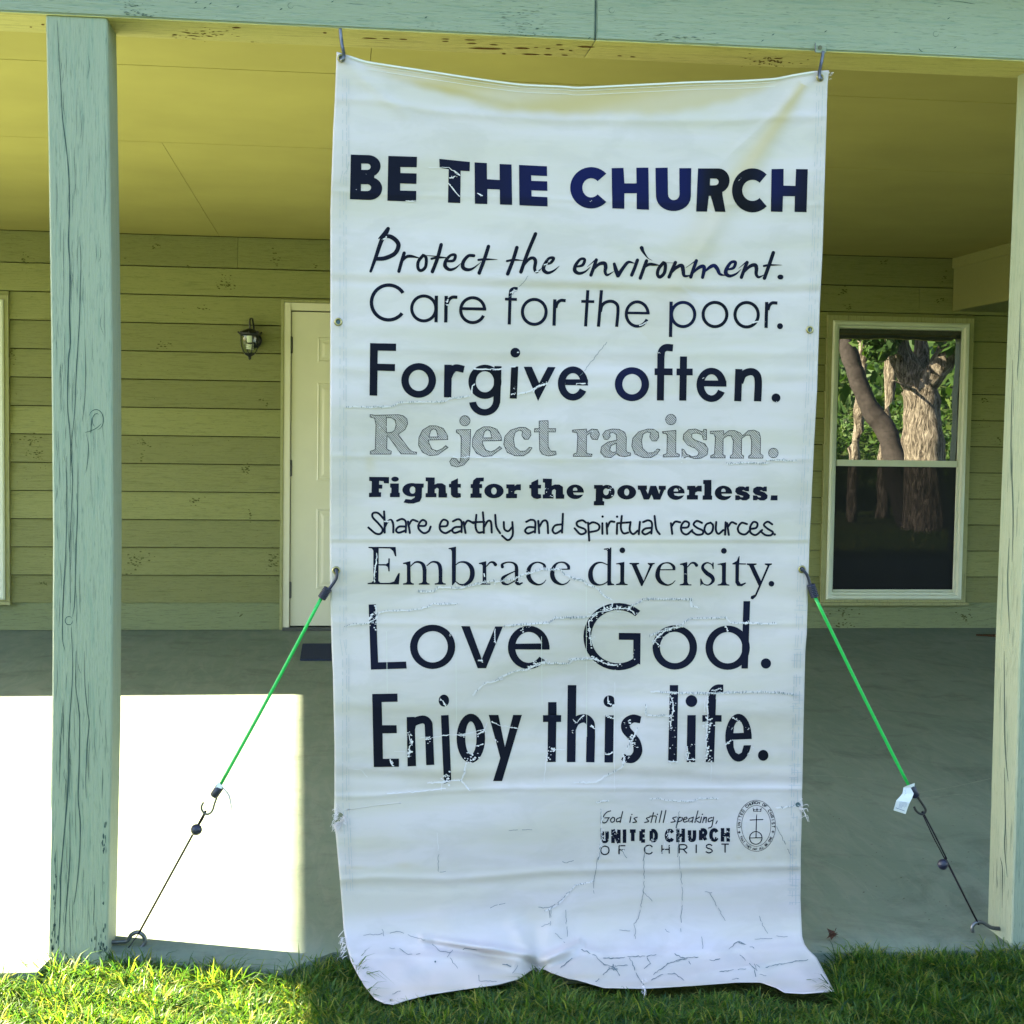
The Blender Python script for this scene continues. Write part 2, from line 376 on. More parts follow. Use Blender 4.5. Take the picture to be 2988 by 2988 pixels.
for x_, y_, sx_, sy_, n_ in ((88, 1286, 11, 8, 26), (105, 1325, 12, 9, 26), (417, 1293, 8, 9, 24), (413, 1332, 4, 5, 10), (717, 1371, 8, 11, 26), (564, 1462, 12, 6, 22), (481, 1006, 12, 7, 14), (398, 1635, 22, 16, 46), (797, 1635, 11, 22, 44), (124, 1702, 8, 4, 12), (763, 1167, 4, 4, 6), (780, 1180, 3, 3, 5), (730, 1506, 3, 8, 8),
        (657, 823, 15, 13, 40), (458, 720, 8, 4, 12), (590, 895, 10, 4, 10), (802, 750, 6, 14, 16), (78, 756, 10, 9, 14), (2872, 1169, 7, 5, 12), (2913, 1283, 4, 8, 12), (2458, 1822, 14, 6, 22), (2460, 1785, 16, 10, 26), (2812, 1800, 18, 12, 30), (2462, 849, 7, 7, 14), (2472, 895, 9, 5, 12), (2747, 877, 12, 5, 14), (2581, 763, 7, 6, 10), (2757, 807, 4, 6, 8), (556, 676, 4, 2, 3), (368, 754, 2, 2, 3), (548, 776, 2, 2, 3), (923, 775, 3, 3, 4), (703, 1793, 4, 3, 5), (36, 1030, 6, 14, 12)):
    for _ in range(n_):
        a = at(random.gauss(x_, sx_), random.gauss(y_, sy_), PW-.02); Y_ = wall_y(a[2])-.0012; r_ = random.uniform(.0015, .0065); an = random.uniform(0, 3.1)
        if a[2]-.008 < .0: continue
        kn.add([(a[0]+r_*1.5*math.cos(an+q), Y_, a[2]+r_*.7*math.sin(an+q)) for q in (0, 1.3, 2.6, 3.7, 5.0)], [(0, 1, 2, 3, 4)])
for k_ in range(110):
    px_ = random.choice([random.uniform(45, 135), random.uniform(350, 810), random.uniform(350, 810), random.uniform(2840, 2900)]); a = at(px_, random.uniform(720, 1750), PW-.02); Y_ = wall_y(a[2])-.0012; r_ = random.uniform(.0014, .0030)
    kn.add([(a[0]+r_*math.cos(q), Y_, a[2]+r_*math.sin(q)) for q in (0, 1.05, 2.1, 3.14, 4.2, 5.25)], [(0, 1, 2, 3, 4, 5)])
tag(kn.out('knots', m_knot, house), kind='stuff')
# door
fr = MB(); yf = PW-.035
for a, b, c, d in ((dx0, wx(827, 1400), 0, dz1), (dx1-.018, dx1, 0, dz1), (wx(827, 1400), dx1-.018, dz1-.018, dz1)):
    fr.box(a, b, yf, PW+.03, c+.002, d)
fr.out('door_trim', m_trim, house, bevel=.002)
fr = MB(); ja = wx(827, 1400); jb = dx1-.018
fr.box(ja, dxa-.004, yf+.006, PW+.03, .002, dz1-.018); fr.box(dxb+.004, jb, yf+.006, PW+.03, .002, dz1-.018)
fr.box(dxa-.004, dxb+.004, yf+.006, PW+.03, dzt+.008, dz1-.018)
fr.box(ja+.022, dxa-.006, yf-.002, yf+.006, .002, dz1-.04)
fr.out('door_frame', m_white, house, bevel=.002)
fr = MB(); fr.box(ja, jb, yf-.03, PW+.02, .0015, .02); fr.out('door_threshold', m_iron, house)
dm = MB(); dm.box(dxa, dxb, PW-.018, PW+.02, .028, dzt); door = dm.out('door', m_white, house, bevel=.0015)
for pz0, pz1 in ((wz(930, 1717), wz(930, 1484)), (wz(930, 1402), wz(930, 1117)), (wz(930, 1058), wz(930, 984))):
    for xa, xb in ((wx(925, 1300), wx(925, 1300)+.29), (dxb-.165-.29, dxb-.165)):
        m = MB(); y0 = PW-.0182
        for i, (dd, yy) in enumerate(((0, y0), (.008, y0-.005), (.016, y0-.001), (.030, y0-.001), (.046, y0-.006))):
            m.V += [(xa+dd, yy, pz0+dd), (xb-dd, yy, pz0+dd), (xb-dd, yy, pz1-dd), (xa+dd, yy, pz1-dd)]
        for i in range(4):
            for k in range(4): m.F.append((i*4+k, i*4+(k+1) % 4, i*4+4+(k+1) % 4, i*4+4+k)); m.M.append(0)
        m.F.append((16, 17, 18, 19)); m.M.append(0)
        m.out('door_panel', m_white, door)
for a, b in ((982, 1032), (1341, 1390), (1696, 1745)):
    m = MB(); z0, z1 = wz(849, b), wz(849, a); m.tube([(dxa-.002, PW-.024, z0), (dxa-.002, PW-.024, z1)], .006, 8)
    m.box(dxa, dxa+.008, PW-.0205, PW-.0178, z0+.004, z1-.004); m.out('hinge', m_iron, door)
m = MB(); m.tube([(dxb-.07, PW-.02, .97), (dxb-.07, PW-.06, .97)], .011, 10); m.ball((dxb-.07, PW-.085, .97), .028, 10); m.out('door_knob', m_brass, door, True)

def rect_frame(mb, x0, x1, z0, z1, prof):
    """mitred frame; prof = list of (inset, y)"""
    b = len(mb.V)
    for d, y in prof: mb.V += [(x0+d, y, z0+d), (x1-d, y, z0+d), (x1-d, y, z1-d), (x0+d, y, z1-d)]
    for i in range(len(prof)-1):
        for k in range(4): mb.F.append((b+i*4+k, b+i*4+(k+1) % 4, b+i*4+4+(k+1) % 4, b+i*4+4+k)); mb.M.append(0)
def window(x0, x1, z0, z1, zm, t, label=None):
    fw = .055
    tr = MB(); rect_frame(tr, x0, x1, z0, z1, [(0, PW+.01), (0, PW-.036), (t, PW-.036), (t, PW+.0)]); 
    win = tr.out('window', m_trim, house)
    if label: win['label'] = label
    f = MB(); a0, a1, b0, b1 = x0+t+.001, x1-t-.001, z0+t+.001, z1-t-.001
    rect_frame(f, a0, a1, b0, b1, [(0, PW-.01), (0, PW-.046), (.010, PW-.052), (.026, PW-.050), (.034, PW-.034), (.046, PW-.032), (.052, PW-.018), (.052, PW+.01)])
    f.out('window_frame', m_vinyl, win)
    g0, g1 = a0+.0525, a1-.0525
    f = MB(); f.box(g0, g1, PW-.036, PW-.012, zm-.021, zm+.021); f.box(g0, g1, PW-.041, PW-.036, zm-.006, zm+.003)
    f.out('meeting_rail', m_vinyl, win, bevel=.0015)
    f = MB(); f.box(g0, g1, PW-.030, PW-.014, b0+.0525, b0+.066); f.out('bottom_rail', m_vinyl, win)
    f = MB(); f.add([(g0, PW-.020, zm+.021), (g1, PW-.020, zm+.021), (g1, PW-.0285, b1-.0525), (g0, PW-.0265, b1-.0525)], [(0, 1, 2, 3)]); f.out('glass_pane', m_glass, win)
    f = MB(); f.add([(g0, PW-.018, b0+.066), (g1, PW-.018, b0+.066), (g1, PW-.018, zm-.021), (g0, PW-.018, zm-.021)], [(0, 1, 2, 3)]); f.out('screened_pane', m_screen, win)
    f = MB(); f.box(x0-.01, x1+.01, PW-.07, PW-.037, z0-.004, z0+.016); f.out('window_sill', m_trim, win, bevel=.002)
window(w0, w1, wz0, wz1, wz(2610, 1352), .034, 'tall double hung window reflecting tree trunks')
window(l0, l1, lz0, lz1, (lz0+lz1)/2, .026, 'window at the left edge, only its casing in view')
# ceiling
ys1 = atz(855, 210, ZC)[1]; ys2 = atz(520, 417, ZC)[1]; xp = atz(475, 420, ZC)[0]
rows = [(.215, ys1, xp+.85), (ys1, ys2, xp-.7), (ys2, PW-.026, xp)]
for ya, yb, xo in rows:
    x = xo-2.44*3
    while x < 11:
        a, b = max(x, XE+.25), min(x+2.44, 11)
        if b > a:
            mb = MB(); mb.box(a+.001, b-.001, ya+.003, yb-.003, ZC, ZC+.012); mb.out('ceiling_panel', m_ceil, house)
        x += 2.44
# boxed soffit at the right
sx = atz(2798, 750, ZC)[0]; sz = atz(2785, 906, 2.16)[2]
mb = MB(); mb.box(sx, 11, 3.0, PW-.028, sz, ZC-.001); mb.out('boxed_soffit', m_siding, house, bevel=.003)
mb = MB(); mb.box(sx-.012, sx-.0005, 2.99, PW-.028, ZC-.07, ZC-.001); mb.out('soffit_trim', m_siding, house, bevel=.002)
# roof
mb = MB()
sk = .022; mb.prism([(XE+.02, -.14, 2.53), (XE+.02, -.14, 2.66), (XE-sk*9.5, 9.5, 4.6), (XE-sk*9.5, 9.5, 2.53)], [(11, -.14, 2.53), (11, -.14, 2.66), (11, 9.5, 4.6), (11, 9.5, 2.53)])
mb.prism([(-12, YE, 2.62), (-12, YE, 2.66), (-12, 9.5, 4.6), (-12, 9.5, 2.62)], [(XE+.05, YE, 2.62), (XE+.05, YE, 2.66), (XE+.05, 9.5, 4.6), (XE+.05, 9.5, 2.62)])
mb.out('roof_unseen_edges', m_roof, house)  # unseen edges placed and skewed so their shadows frame the sun patch

# ------------------------------------------------------------------ porch beam and posts
HB = 2.2727; TB = .1644; xseam = at(1737, 60, 0)[0]
beam = thing('porch_beam', 'long sage green painted porch beam above the banner with a butt joint', 'beam', (0, 0, HB))
for a, b in ((XE+.2, xseam-.0015), (xseam+.0015, 9.5)):
    mb = MB(); mb.box(a, b, -.008, TB, HB+.0025, HB+.255); mb.out('beam_board', m_beam, beam, bevel=.003)
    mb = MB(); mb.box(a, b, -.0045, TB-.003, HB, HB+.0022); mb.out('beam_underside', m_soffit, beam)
mb = MB(); mb.box(XE+.2, 9.5, TB+.001, TB+.048, HB+.035, ZC-.001); mb.out('ledger_strip', m_soffit, beam, bevel=.002)

def ribbon(mb, pts, wid, Y, k=4, off=.0008):
    """thin dark split lying on a vertical face at depth Y, traced in photograph pixels"""
    P = spline([np.array(p, float) for p in pts], k) if len(pts) > 2 else [np.array(pts[0])*(1-t)+np.array(pts[1])*t for t in np.linspace(0, 1, k+1)]
    n = len(P); V = []
    for i, p in enumerate(P):
        t = P[min(i+1, n-1)]-P[max(i-1, 0)]; t = t/(np.linalg.norm(t)+1e-9); nr = np.array([-t[1], t[0]])
        w = .66*wid*(.25+.75*math.sin(math.pi*min(1, max(0, i/(n-1))))**.6)*(.75+.5*random.random())/2
        V.append(at(*(p+nr*w), Y-off)); V.append(at(*(p-nr*w), Y-off))
    mb.add(V, [(2*i, 2*i+1, 2*i+3, 2*i+2) for i in range(n-1)])

def post(name, label, front_l, front_r, w=.1434):
    """front_l/front_r: [(x,z)] up the face"""
    t = thing(name, label, 'post', (front_l[0][0]+w/2, w/2, 0), 'posts along the porch front')
    c = .004; V = []; n = len(front_l)
    for (xl, z), (xr, _) in zip(front_l, front_r):
        V += [(xl+c, 0, z), (xr-c, 0, z), (xr, c, z), (xr, w-c, z), (xr-c, w, z), (xl+c, w, z), (xl, w-c, z), (xl, c, z)]
    Fc = [(i*8+k, i*8+(k+1) % 8, (i+1)*8+(k+1) % 8, (i+1)*8+k) for i in range(n-1) for k in range(8)]
    Fc += [tuple(range(8))[::-1], tuple(range((n-1)*8, n*8))]
    mesh('timber', V, Fc, m_post, t); return t
py_ = [2850, 2773, 2125, 1573, 1000, 517, 200, 51]
xl_ = [136, 138, 151, 154, 149, 142, 136, 133]; xr_ = [311, 314, 327, 330, 328, 321, 316, 313]
fl = []; frr = []
for y, a, b in zip(py_, xl_, xr_):
    p = at(a, y, 0); q = at(b, y, 0); fl.append((p[0], p[2])); frr.append((q[0], p[2]))
fl[0] = (fl[0][0], GZ-.12); frr[0] = (frr[0][0], GZ-.12); fl[-1] = (fl[-1][0], HB-.0005); frr[-1] = (frr[-1][0], HB-.0005)
postL = post('porch_post', 'weathered sage green post left of the banner, deep splits down its face', fl, frr)
bx = [(at(x, y, .1434)[0], at(x, y, .1434)[2]) for x, y in ((2878, 2790), (2880, 2733), (2903, 1883), (2937, 1000), (2968, 217))]
bl = [(bx[0][0], GZ-.12)]+bx[1:-1]+[(bx[-1][0], HB-.0005)]
postR = post('porch_post', 'sage green post at the right edge of the picture, paint peeled at its foot', bl, [(x+.1434, z) for x, z in bl])
for k, lb in ((-1, 'sage green post beyond the left edge of the picture'), (2, 'first sage green post beyond the right edge of the picture'), (3, 'farthest right sage green porch post')):
    x = -.762+k*2.488-.0; post('porch_post', lb, [(x, GZ-.12), (x, HB-.0005)], [(x+.1434, GZ-.12), (x+.1434, HB-.0005)])
# splits in the left post (traced)
cr = MB()
main = [([(167, 60), (172, 160), (178, 260), (182, 340), (192, 420), (200, 500), (203, 600), (200, 700), (204, 780), (203, 900), (205, 1000), (200, 1050), (197, 1180), (203, 1250), (208, 1330), (212, 1400), (208, 1500), (204, 1620), (206, 1760)], 5),
        ([(232, 690), (236, 760), (234, 850), (232, 930), (228, 1000), (222, 1100), (218, 1200), (208, 1300), (206, 1360)], 4),
        ([(193, 1330), (195, 1500), (190, 1650), (184, 1760), (182, 1860), (190, 1900)], 4),
        ([(228, 1350), (226, 1500), (222, 1600), (218, 1750), (212, 1800)], 4),
        ([(248, 990), (250, 1100), (246, 1180), (240, 1230)], 3), ([(252, 1265), (258, 1300), (256, 1345), (250, 1380)], 3),
        ([(222, 1900), (221, 2000), (231, 2080), (232, 2180), (230, 2260), (228, 2330), (234, 2400), (232, 2500), (222, 2600), (215, 2640)], 5),
        ([(208, 1830), (212, 1960), (202, 2120), (200, 2250), (196, 2330), (186, 2450), (177, 2560), (176, 2650), (172, 2720), (168, 2800)], 6),
        ([(246, 1900), (248, 2000), (256, 2080), (260, 2110), (254, 2180), (250, 2280), (252, 2330)], 4),
        ([(203, 2370), (204, 2500), (196, 2620), (190, 2700), (188, 2790)], 4), ([(160, 2500), (164, 2580), (159, 2680), (158, 2760)], 3),
        ([(180, 2080), (176, 2200), (172, 2300)], 3), ([(276, 2580), (275, 2640), (272, 2700)], 3), ([(300, 2240), (298, 2330)], 3)]
for pts, w in main: ribbon(cr, pts, w, 0)
for cx_, cy_, rx, ry, a0, a1 in ((280, 1225, 22, 30, 200, 440), (201, 1811, 11, 12, 0, 330), (282, 1227, 12, 20, 120, 300)):
    ribbon(cr, [(cx_+rx*math.cos(R(a)), cy_+ry*math.sin(R(a))) for a in np.linspace(a0, a1, 14)], 3.2, 0, 2)
ribbon(cr, [(267, 1219), (266, 1245), (265, 1265)], 3.5, 0); ribbon(cr, [(248, 1262), (262, 1258), (280, 1250), (296, 1236)], 3, 0)
for i in range(0):   # chevron grain
    y = 430+i*62; ribbon(cr, [(152+i*3, y-60), (170+i*4, y-5), (196, y+35+i*5)], 1.5, 0); ribbon(cr, [(238+i*3, y-70), (222, y-15), (206, y+25+i*5)], 1.3, 0)
for i in range(140):
    y = random.uniform(120, 2700); x = random.choice([random.gauss(195, 30), random.gauss(195, 24), random.uniform(165, 310)])
    if not 158 < x < 308: continue
    L = random.uniform(25, 150); s = (x-200)*.0001
    ribbon(cr, [(x, y), (x+random.gauss(0, 2), y+L*.5), (x+random.gauss(0, 3), y+L)], random.uniform(.9, 1.9), 0, 3)
for _ in range(70):   # flaked patches low on the post and along its left arris
    a_, b_ = random.choice([(random.gauss(150, 8), random.gauss(2765, 35)), (random.uniform(156, 162), random.uniform(2500, 2790)), (random.uniform(300, 312), random.uniform(2350, 2780)), (random.gauss(290, 12), random.gauss(2770, 25))])
    if 150 < a_ < 310: ribbon(cr, [(a_, b_-random.uniform(2, 12)), (a_+random.gauss(0, 1), b_), (a_, b_+random.uniform(2, 12))], random.uniform(2, 7), 0, 2)
tag(cr.out('wood_splits', m_crack, postL), kind='stuff')
# splits on the inner face of the right post: built on its own side plane
cr = MB(); xs0 = 1.7985
def side_pt(px, py, X, off=.0008):
    d = ray(px, py); t = (X-off-CAMP[0])/d[0]; return CAMP+d*t
def side_ribbon(pts, wid):
    P = spline(pts, 5) if len(pts) > 2 else [np.array(p, float) for p in pts]; V = []; n = len(P)
    zz = [z for _, z in bl]; xx = [x for x, _ in bl]
    for i, p in enumerate(P):
        w = .7*wid*(.3+.7*math.sin(math.pi*i/(n-1)))/2
        for s_ in (-w, w):
            q = side_pt(p[0]+s_, p[1], xs0); X = np.interp(q[2], zz, xx); V.append(side_pt(p[0]+s_, p[1], X))
    cr.add(V, [(2*i, 2*i+1, 2*i+3, 2*i+2) for i in range(n-1)])
side_ribbon([(2978, 850), (2974, 1000), (2968, 1110)], 3); side_ribbon([(2955, 1050), (2950, 1300), (2956, 1500), (2953, 1640)], 4)
side_ribbon([(2945, 1570), (2940, 1700), (2946, 1850)], 3.5)
side_ribbon([(2930, 1900), (2931, 2100), (2934, 2200), (2942, 2280)], 4.5); side_ribbon([(2930, 2240), (2934, 2400), (2931, 2470), (2939, 2560)], 4); side_ribbon([(2918, 2500), (2925, 2540), (2924, 2650)], 3)
for i in range(26):
    y = random.uniform(900, 2650); x0 = np.interp(y, [217, 1000, 1883, 2733], [2968, 2937, 2903, 2880]); x = x0+random.uniform(12, 70)
    if x > 2980: continue
    L = random.uniform(30, 110); side_ribbon([(x, y), (x-1, y+L*.5), (x-2.0, y+L)], random.uniform(.8, 1.5))
tag(cr.out('wood_splits', m_crack, postR), kind='stuff')
# dents, nail holes and gouges in the beam
cr = MB(); gy = -.008
def cluster(cx_, cy_, sx_, sy_, n, lo=4, hi=16, w=1.6):
    for _ in range(n):
        x = random.gauss(cx_, sx_); y = random.gauss(cy_, sy_); L = random.uniform(lo, hi); lim = 30+x*.0475
        if not 2 < y < lim: continue
        ribbon(cr, [(x-L/2, y-.02*L), (x+L/2, y+.04*L)], random.uniform(.7, w), gy, 3)
cluster(385, 25, 22, 18, 60, 3, 14, 3); cluster(420, 48, 18, 4, 20, 3, 12, 3); cluster(1260, 85, 60, 15, 30); cluster(1520, 60, 40, 35, 75, 5, 18, 2); cluster(1560, 105, 35, 12, 40, 3, 10, 3)
cluster(1960, 108, 60, 10, 40, 5, 20, 2.4); cluster(2050, 60, 200, 40, 40, 4, 16, 1.4); cluster(2650, 60, 180, 50, 45, 4, 18, 1.6); cluster(700, 20, 250, 25, 22, 3, 9, 1.3); cluster(1300, 20, 200, 30, 12)
for x, y in ((598, 22), (614, 10), (820, 26), (694, 19), (2409, 91), (2768, 53), (2225, 118), (1243, 50), (2787, 138), (2256, 100), (1720, 110), (572, 6), (970, 4)):
    ribbon(cr, [(x-4, y+3), (x+4, y-2)], 4.5, gy, 2)
for x, y in ((848, 16), (1785, 30), (2731, 99)): ribbon(cr, [(x+8*math.cos(a), y+8*math.sin(a)) for a in np.linspace(0, 5.4, 9)], 1.6, gy, 2)
ribbon(cr, [(2681, 140), (2686, 148), (2693, 150)], 3, gy, 2); ribbon(cr, [(1737, 2), (1738, 60), (1735, 122)], 4, gy, 3)
ribbon(cr, [(2770, 1), (2810, 6), (2846, 12)], 2.5, gy, 3)
tag(cr.out('dents', m_crack, beam), kind='stuff')
cr = MB()
def under(px, py, L, w):
    V = []
    for s_, ww in ((-L/2, .2), (-L*.2, 1), (L*.25, .9), (L/2, .2)):
        for q in (-1, 1): V.append(atz(px+s_, py+s_*.03+q*w*ww/2, HB-.0008))
    cr.add(V, [(2*i, 2*i+1, 2*i+3, 2*i+2) for i in range(3)])
for x, y, L, w in ((1078, 112, 44, 3.2), (1127, 113, 22, 3), (1177, 115, 24, 3), (1300, 114, 24, 2.5), (1299, 121, 20, 3), (1372, 117, 34, 3), (1376, 127, 30, 3), (1441, 131, 26, 3), (1417, 142, 100, 5), (1470, 157, 12, 4), (1523, 141, 46, 5), (1564, 139, 14, 2), (1599, 142, 16, 3), (1548, 159, 52, 4), (1599, 160, 26, 4), (1639, 145, 16, 3), (1648, 161, 20, 3), (1665, 148, 12, 3), (1632, 131, 22, 3), (1710, 137, 50, 5), (1808, 163, 14, 3), (1846, 166, 16, 3), (690, 81, 26, 4), (150, 77, 8, 3), (90, 79, 8, 3), (125, 72, 10, 4), (948, 96, 12, 4), (560, 104, 30, 2), (2270, 171, 24, 3)):
    under(x, y, L, w)
for _ in range(60): under(random.gauss(2240, 35), random.gauss(183, 8)-2, random.uniform(3, 10), random.uniform(1, 2.5))
for _ in range(45): under(random.gauss(600, 60), random.gauss(100, 8), random.uniform(4, 18), random.uniform(.8, 1.6))
tag(cr.out('gouges', m_crack2, beam), kind='stuff')
# ------------------------------------------------------------------ banner
banner = thing('banner', 'tall white vinyl banner with dark navy slogans hung between the porch posts, torn and stained', 'banner', (.55, -.03, 0))
LEFT = [(982, 151), (977, 286), (968, 497), (972, 380), (964, 616)]
LEFT = [(982, 151), (977, 286), (972, 380), (968, 497), (964, 616), (964, 950), (963, 1140), (962, 1573), (963, 1730), (968, 1900), (971, 1960), (976, 2175), (976, 2330), (974, 2372), (990, 2370), (1001, 2374), (1002, 2388), (990, 2400), (974, 2408), (979, 2431), (990, 2549), (999, 2660), (1002, 2706), (1010, 2755), (1024, 2805), (1045, 2845), (1066, 2880), (1095, 2915), (1122, 2927), (1148, 2931)]
RIGHT = [(2419, 205), (2415, 248), (2411, 380), (2400, 734), (2392, 891), (2384, 1139), (2375, 1300), (2368, 1455), (2362, 1584), (2354, 1848), (2350, 1900), (2346, 2057), (2341, 2293), (2340, 2330), (2343, 2350), (2340, 2372), (2337, 2486), (2336, 2626), (2341, 2733), (2348, 2755), (2358, 2770), (2383, 2794), (2410, 2845), (2434, 2892)]
TOP = [(982, 151), (1020, 162), (1066, 177), (1148, 190), (1273, 209), (1397, 228), (1521, 244), (1645, 250), (1691, 253), (1816, 247), (1920, 242), (2023, 237), (2168, 233), (2263, 227), (2313, 217), (2375, 207), (2419, 205)]
BOT = [(1148, 2931), (1190, 2917), (1252, 2902), (1355, 2886), (1451, 2873), (1513, 2857), (1540, 2838), (1562, 2824), (1580, 2826), (1604, 2836), (1658, 2855), (1684, 2859), (1763, 2882), (1880, 2884), (2019, 2876), (2150, 2866), (2220, 2866), (2266, 2882), (2289, 2896), (2345, 2899), (2434, 2892)]
bxs = np.array([p[0] for p in BOT]); bys = np.array([p[1] for p in BOT])
btY = np.array([atz(x, y, -.018-.03*min(1, max(0, (x-1700)/600)))[1] for x, y in BOT])
def G(d, s): return np.exp(-(d/s)**2/2)
FOLDS = [  # y along x, sharpness px, height m
    ([(970, 286), (1100, 293), (1200, 310), (1300, 328), (1450, 338), (1650, 350), (1900, 352), (2150, 350), (2250, 342), (2400, 340)], 9, .0035),
    ([(970, 558), (1150, 568), (1500, 576), (1800, 588), (2100, 596), (2400, 597)], 5, .0016),
    ([(970, 455), (1400, 470), (2400, 500)], 60, .004),
    ([(960, 795), (1100, 803), (1300, 806), (1500, 812), (1700, 822), (1900, 835), (2100, 838), (2400, 828)], 11, .0028),
    ([(960, 820), (1400, 838), (1700, 842), (2100, 856), (2400, 852)], 9, -.0024),
    ([(960, 1018), (1300, 1024), (1700, 1030), (2000, 1032), (2380, 1030)], 9, .0016),
    ([(960, 1072), (1200, 1078), (1600, 1090), (2000, 1092), (2380, 1095)], 12, .003),
    ([(960, 1150), (1400, 1152), (1800, 1146), (2380, 1150)], 26, .003),
    ([(960, 1330), (1200, 1332), (1500, 1337), (1900, 1342), (2380, 1340)], 6, .0022),
    ([(960, 1395), (1500, 1405), (2380, 1392)], 40, .004),
    ([(960, 1574), (1300, 1574), (1700, 1574), (2360, 1576)], 4, .0024), ([(960, 1584), (1700, 1584), (2360, 1586)], 6, -.0018),
    ([(960, 1660), (1400, 1672), (1900, 1660), (2360, 1650)], 26, .003),
    ([(960, 1740), (1400, 1722), (1900, 1745), (2360, 1750)], 20, -.0026),
    ([(965, 1816), (1300, 1822), (1700, 1824), (2350, 1822)], 6, .0022),
    ([(965, 2050), (1300, 2068), (1700, 2066), (2050, 2070), (2350, 2082)], 16, .0032),
    ([(965, 2120), (1400, 2130), (2350, 2110)], 30, -.0026),
    ([(970, 2230), (1300, 2250), (1700, 2235), (2000, 2245), (2100, 2262), (2350, 2258)], 12, .0030),
    ([(970, 2262), (1500, 2280), (1800, 2262), (2100, 2278), (2350, 2282)], 10, -.0026),
    ([(970, 2325), (1100, 2322), (1300, 2308), (1500, 2300), (1800, 2300), (2340, 2302)], 5, .0032),
    ([(975, 2420), (1500, 2440), (2340, 2410)], 55, .0045),
    ([(985, 2568), (1100, 2560), (1300, 2566), (1450, 2556), (1600, 2542), (1800, 2538), (2100, 2533), (2340, 2528)], 7, .0042),
    ([(985, 2586), (1300, 2590), (1600, 2562), (2340, 2545)], 12, -.003),
    ([(990, 2680), (1500, 2660), (2340, 2650)], 40, .004),
    ([(1760, 2775), (1950, 2775), (2150, 2768), (2340, 2762), (2400, 2762)], 7, .004),
]
WAV = [(RNG.uniform(250, 700), RNG.uniform(60, 170), RNG.uniform(0, 6.28), RNG.uniform(-.25, .25), RNG.uniform(.0005, .0015)) for _ in range(26)]
def bY(px, py):
    px = np.asarray(px, float); py = np.asarray(py, float)
    yb = np.interp(px, bxs, bys); Yb = np.interp(px, bxs, btY)
    y0 = -.026; t = np.clip((py-2640)/(yb-2640), 0, 1.02)
    Y = y0+(Yb-y0)*t**2.3
    sc = np.clip((py-250)/400, .25, 1)
    for lx, ly, ph, sk, am in WAV: Y = Y+am*sc*np.sin(px/lx*2+py/ly+ph+sk*px/100)
    for pts, s, a in FOLDS:
        q = np.interp(px, [p[0] for p in pts], [p[1] for p in pts]); d = py-q
        inb = np.where((px > pts[0][0]-60) & (px < pts[-1][0]+60), 1, 0)
        Y = Y-.62*a*G(d, s)*inb
    # belly of the sheet, hem roll and pull lines to the right-hand grommet
    Y = Y+.012*np.sin(np.clip((py-200)/2500, 0, 1)*math.pi)
    th = np.interp(px, [p[0] for p in TOP], [p[1] for p in TOP]); Y = Y-.0022*G(py-th-3, 4)
    for (ax, ay, bx_, by_, s, a) in ((2345, 245, 1980, 830, 18, .004), (2360, 240, 2100, 480, 7, .0022), (1010, 190, 1180, 330, 12, .003), (1010, 185, 1500, 300, 9, .002),
                                     (1235, 2738, 1545, 2786, 8, .020), (1262, 2756, 1560, 2812, 10, -.016), (1300, 2620, 1330, 2780, 40, .007), (1500, 2700, 1556, 2800, 18, .010), (1620, 2690, 1580, 2800, 22, .008), (1690, 2752, 1570, 2812, 8, .024), (1700, 2765, 1760, 2785, 8, .008), (1690, 2790, 1590, 2830, 9, -.012),
                                     (1390, 2640, 1430, 2790, 60, .006), (1020, 2780, 1350, 2798, 6, .004), (1400, 2815, 1530, 2845, 9, -.006), (2030, 2840, 2330, 2798, 7, .006), (2150, 2758, 2230, 2840, 9, .004)):
        L2 = (bx_-ax)**2+(by_-ay)**2; u = np.clip(((px-ax)*(bx_-ax)+(py-ay)*(by_-ay))/L2, 0, 1)
        dd = ((px-ax-u*(bx_-ax))*(by_-ay)-(py-ay-u*(by_-ay))*(bx_-ax))/math.sqrt(L2); de = np.hypot(px-ax-u*(bx_-ax), py-ay-u*(by_-ay))
        f = G(de, s)*(.35+.65*np.sin(math.pi*np.clip(u, .1, .9))); Y = Y-a*f
    cr_ = sstep((py-2700)/90)
    for lx, ly, ph, am in ((23, 17, .3, .0016), (-31, 22, 1.7, .0020), (52, 13, 4.0, .0018), (17, -29, 2.2, .0013), (80, 26, .9, .003)): Y = Y+cr_*am*np.sin(px/lx+py/ly+ph)
    Y = Y+.045*np.exp(-((px-1562)/34)**2-((py-2824)/26)**2)
    return Y
def bpos(px, py, off=0):
    px = np.asarray(px, float); py = np.asarray(py, float)
    d = _fw[None]+_r2[None]*((px-W/2)/F)[:, None]-_u2[None]*((py-W/2)/F)[:, None]
    t = (bY(px, py)-CAMP[1])/d[:, 1]; P = CAMP+d*t[:, None]
    P[:, 2] = np.maximum(P[:, 2], -.06)
    return P-d/np.linalg.norm(d, axis=1)[:, None]*(np.asarray(off).reshape(-1, 1) if np.ndim(off) else off)
NU, NV = 190, 560
def resamp(pts, n, ax):
    pts = np.array(pts, float); q = np.r_[0, np.cumsum(np.hypot(*np.diff(pts, axis=0).T))]; q /= q[-1]
    if ax == 'x': q = (pts[:, 0]-pts[0, 0])/(pts[-1, 0]-pts[0, 0])
    t = np.linspace(0, 1, n); return np.c_[np.interp(t, q, pts[:, 0]), np.interp(t, q, pts[:, 1])]
def by_y(pts, n, y_end):
    # even steps in y down the straight part, arc length otherwise
    return resamp(pts, n, 'a')
Lc, Rc, Tc, Bc = resamp(LEFT, NV, 'a'), resamp(RIGHT, NV, 'a'), resamp(TOP, NU, 'x'), resamp(BOT, NU, 'x')
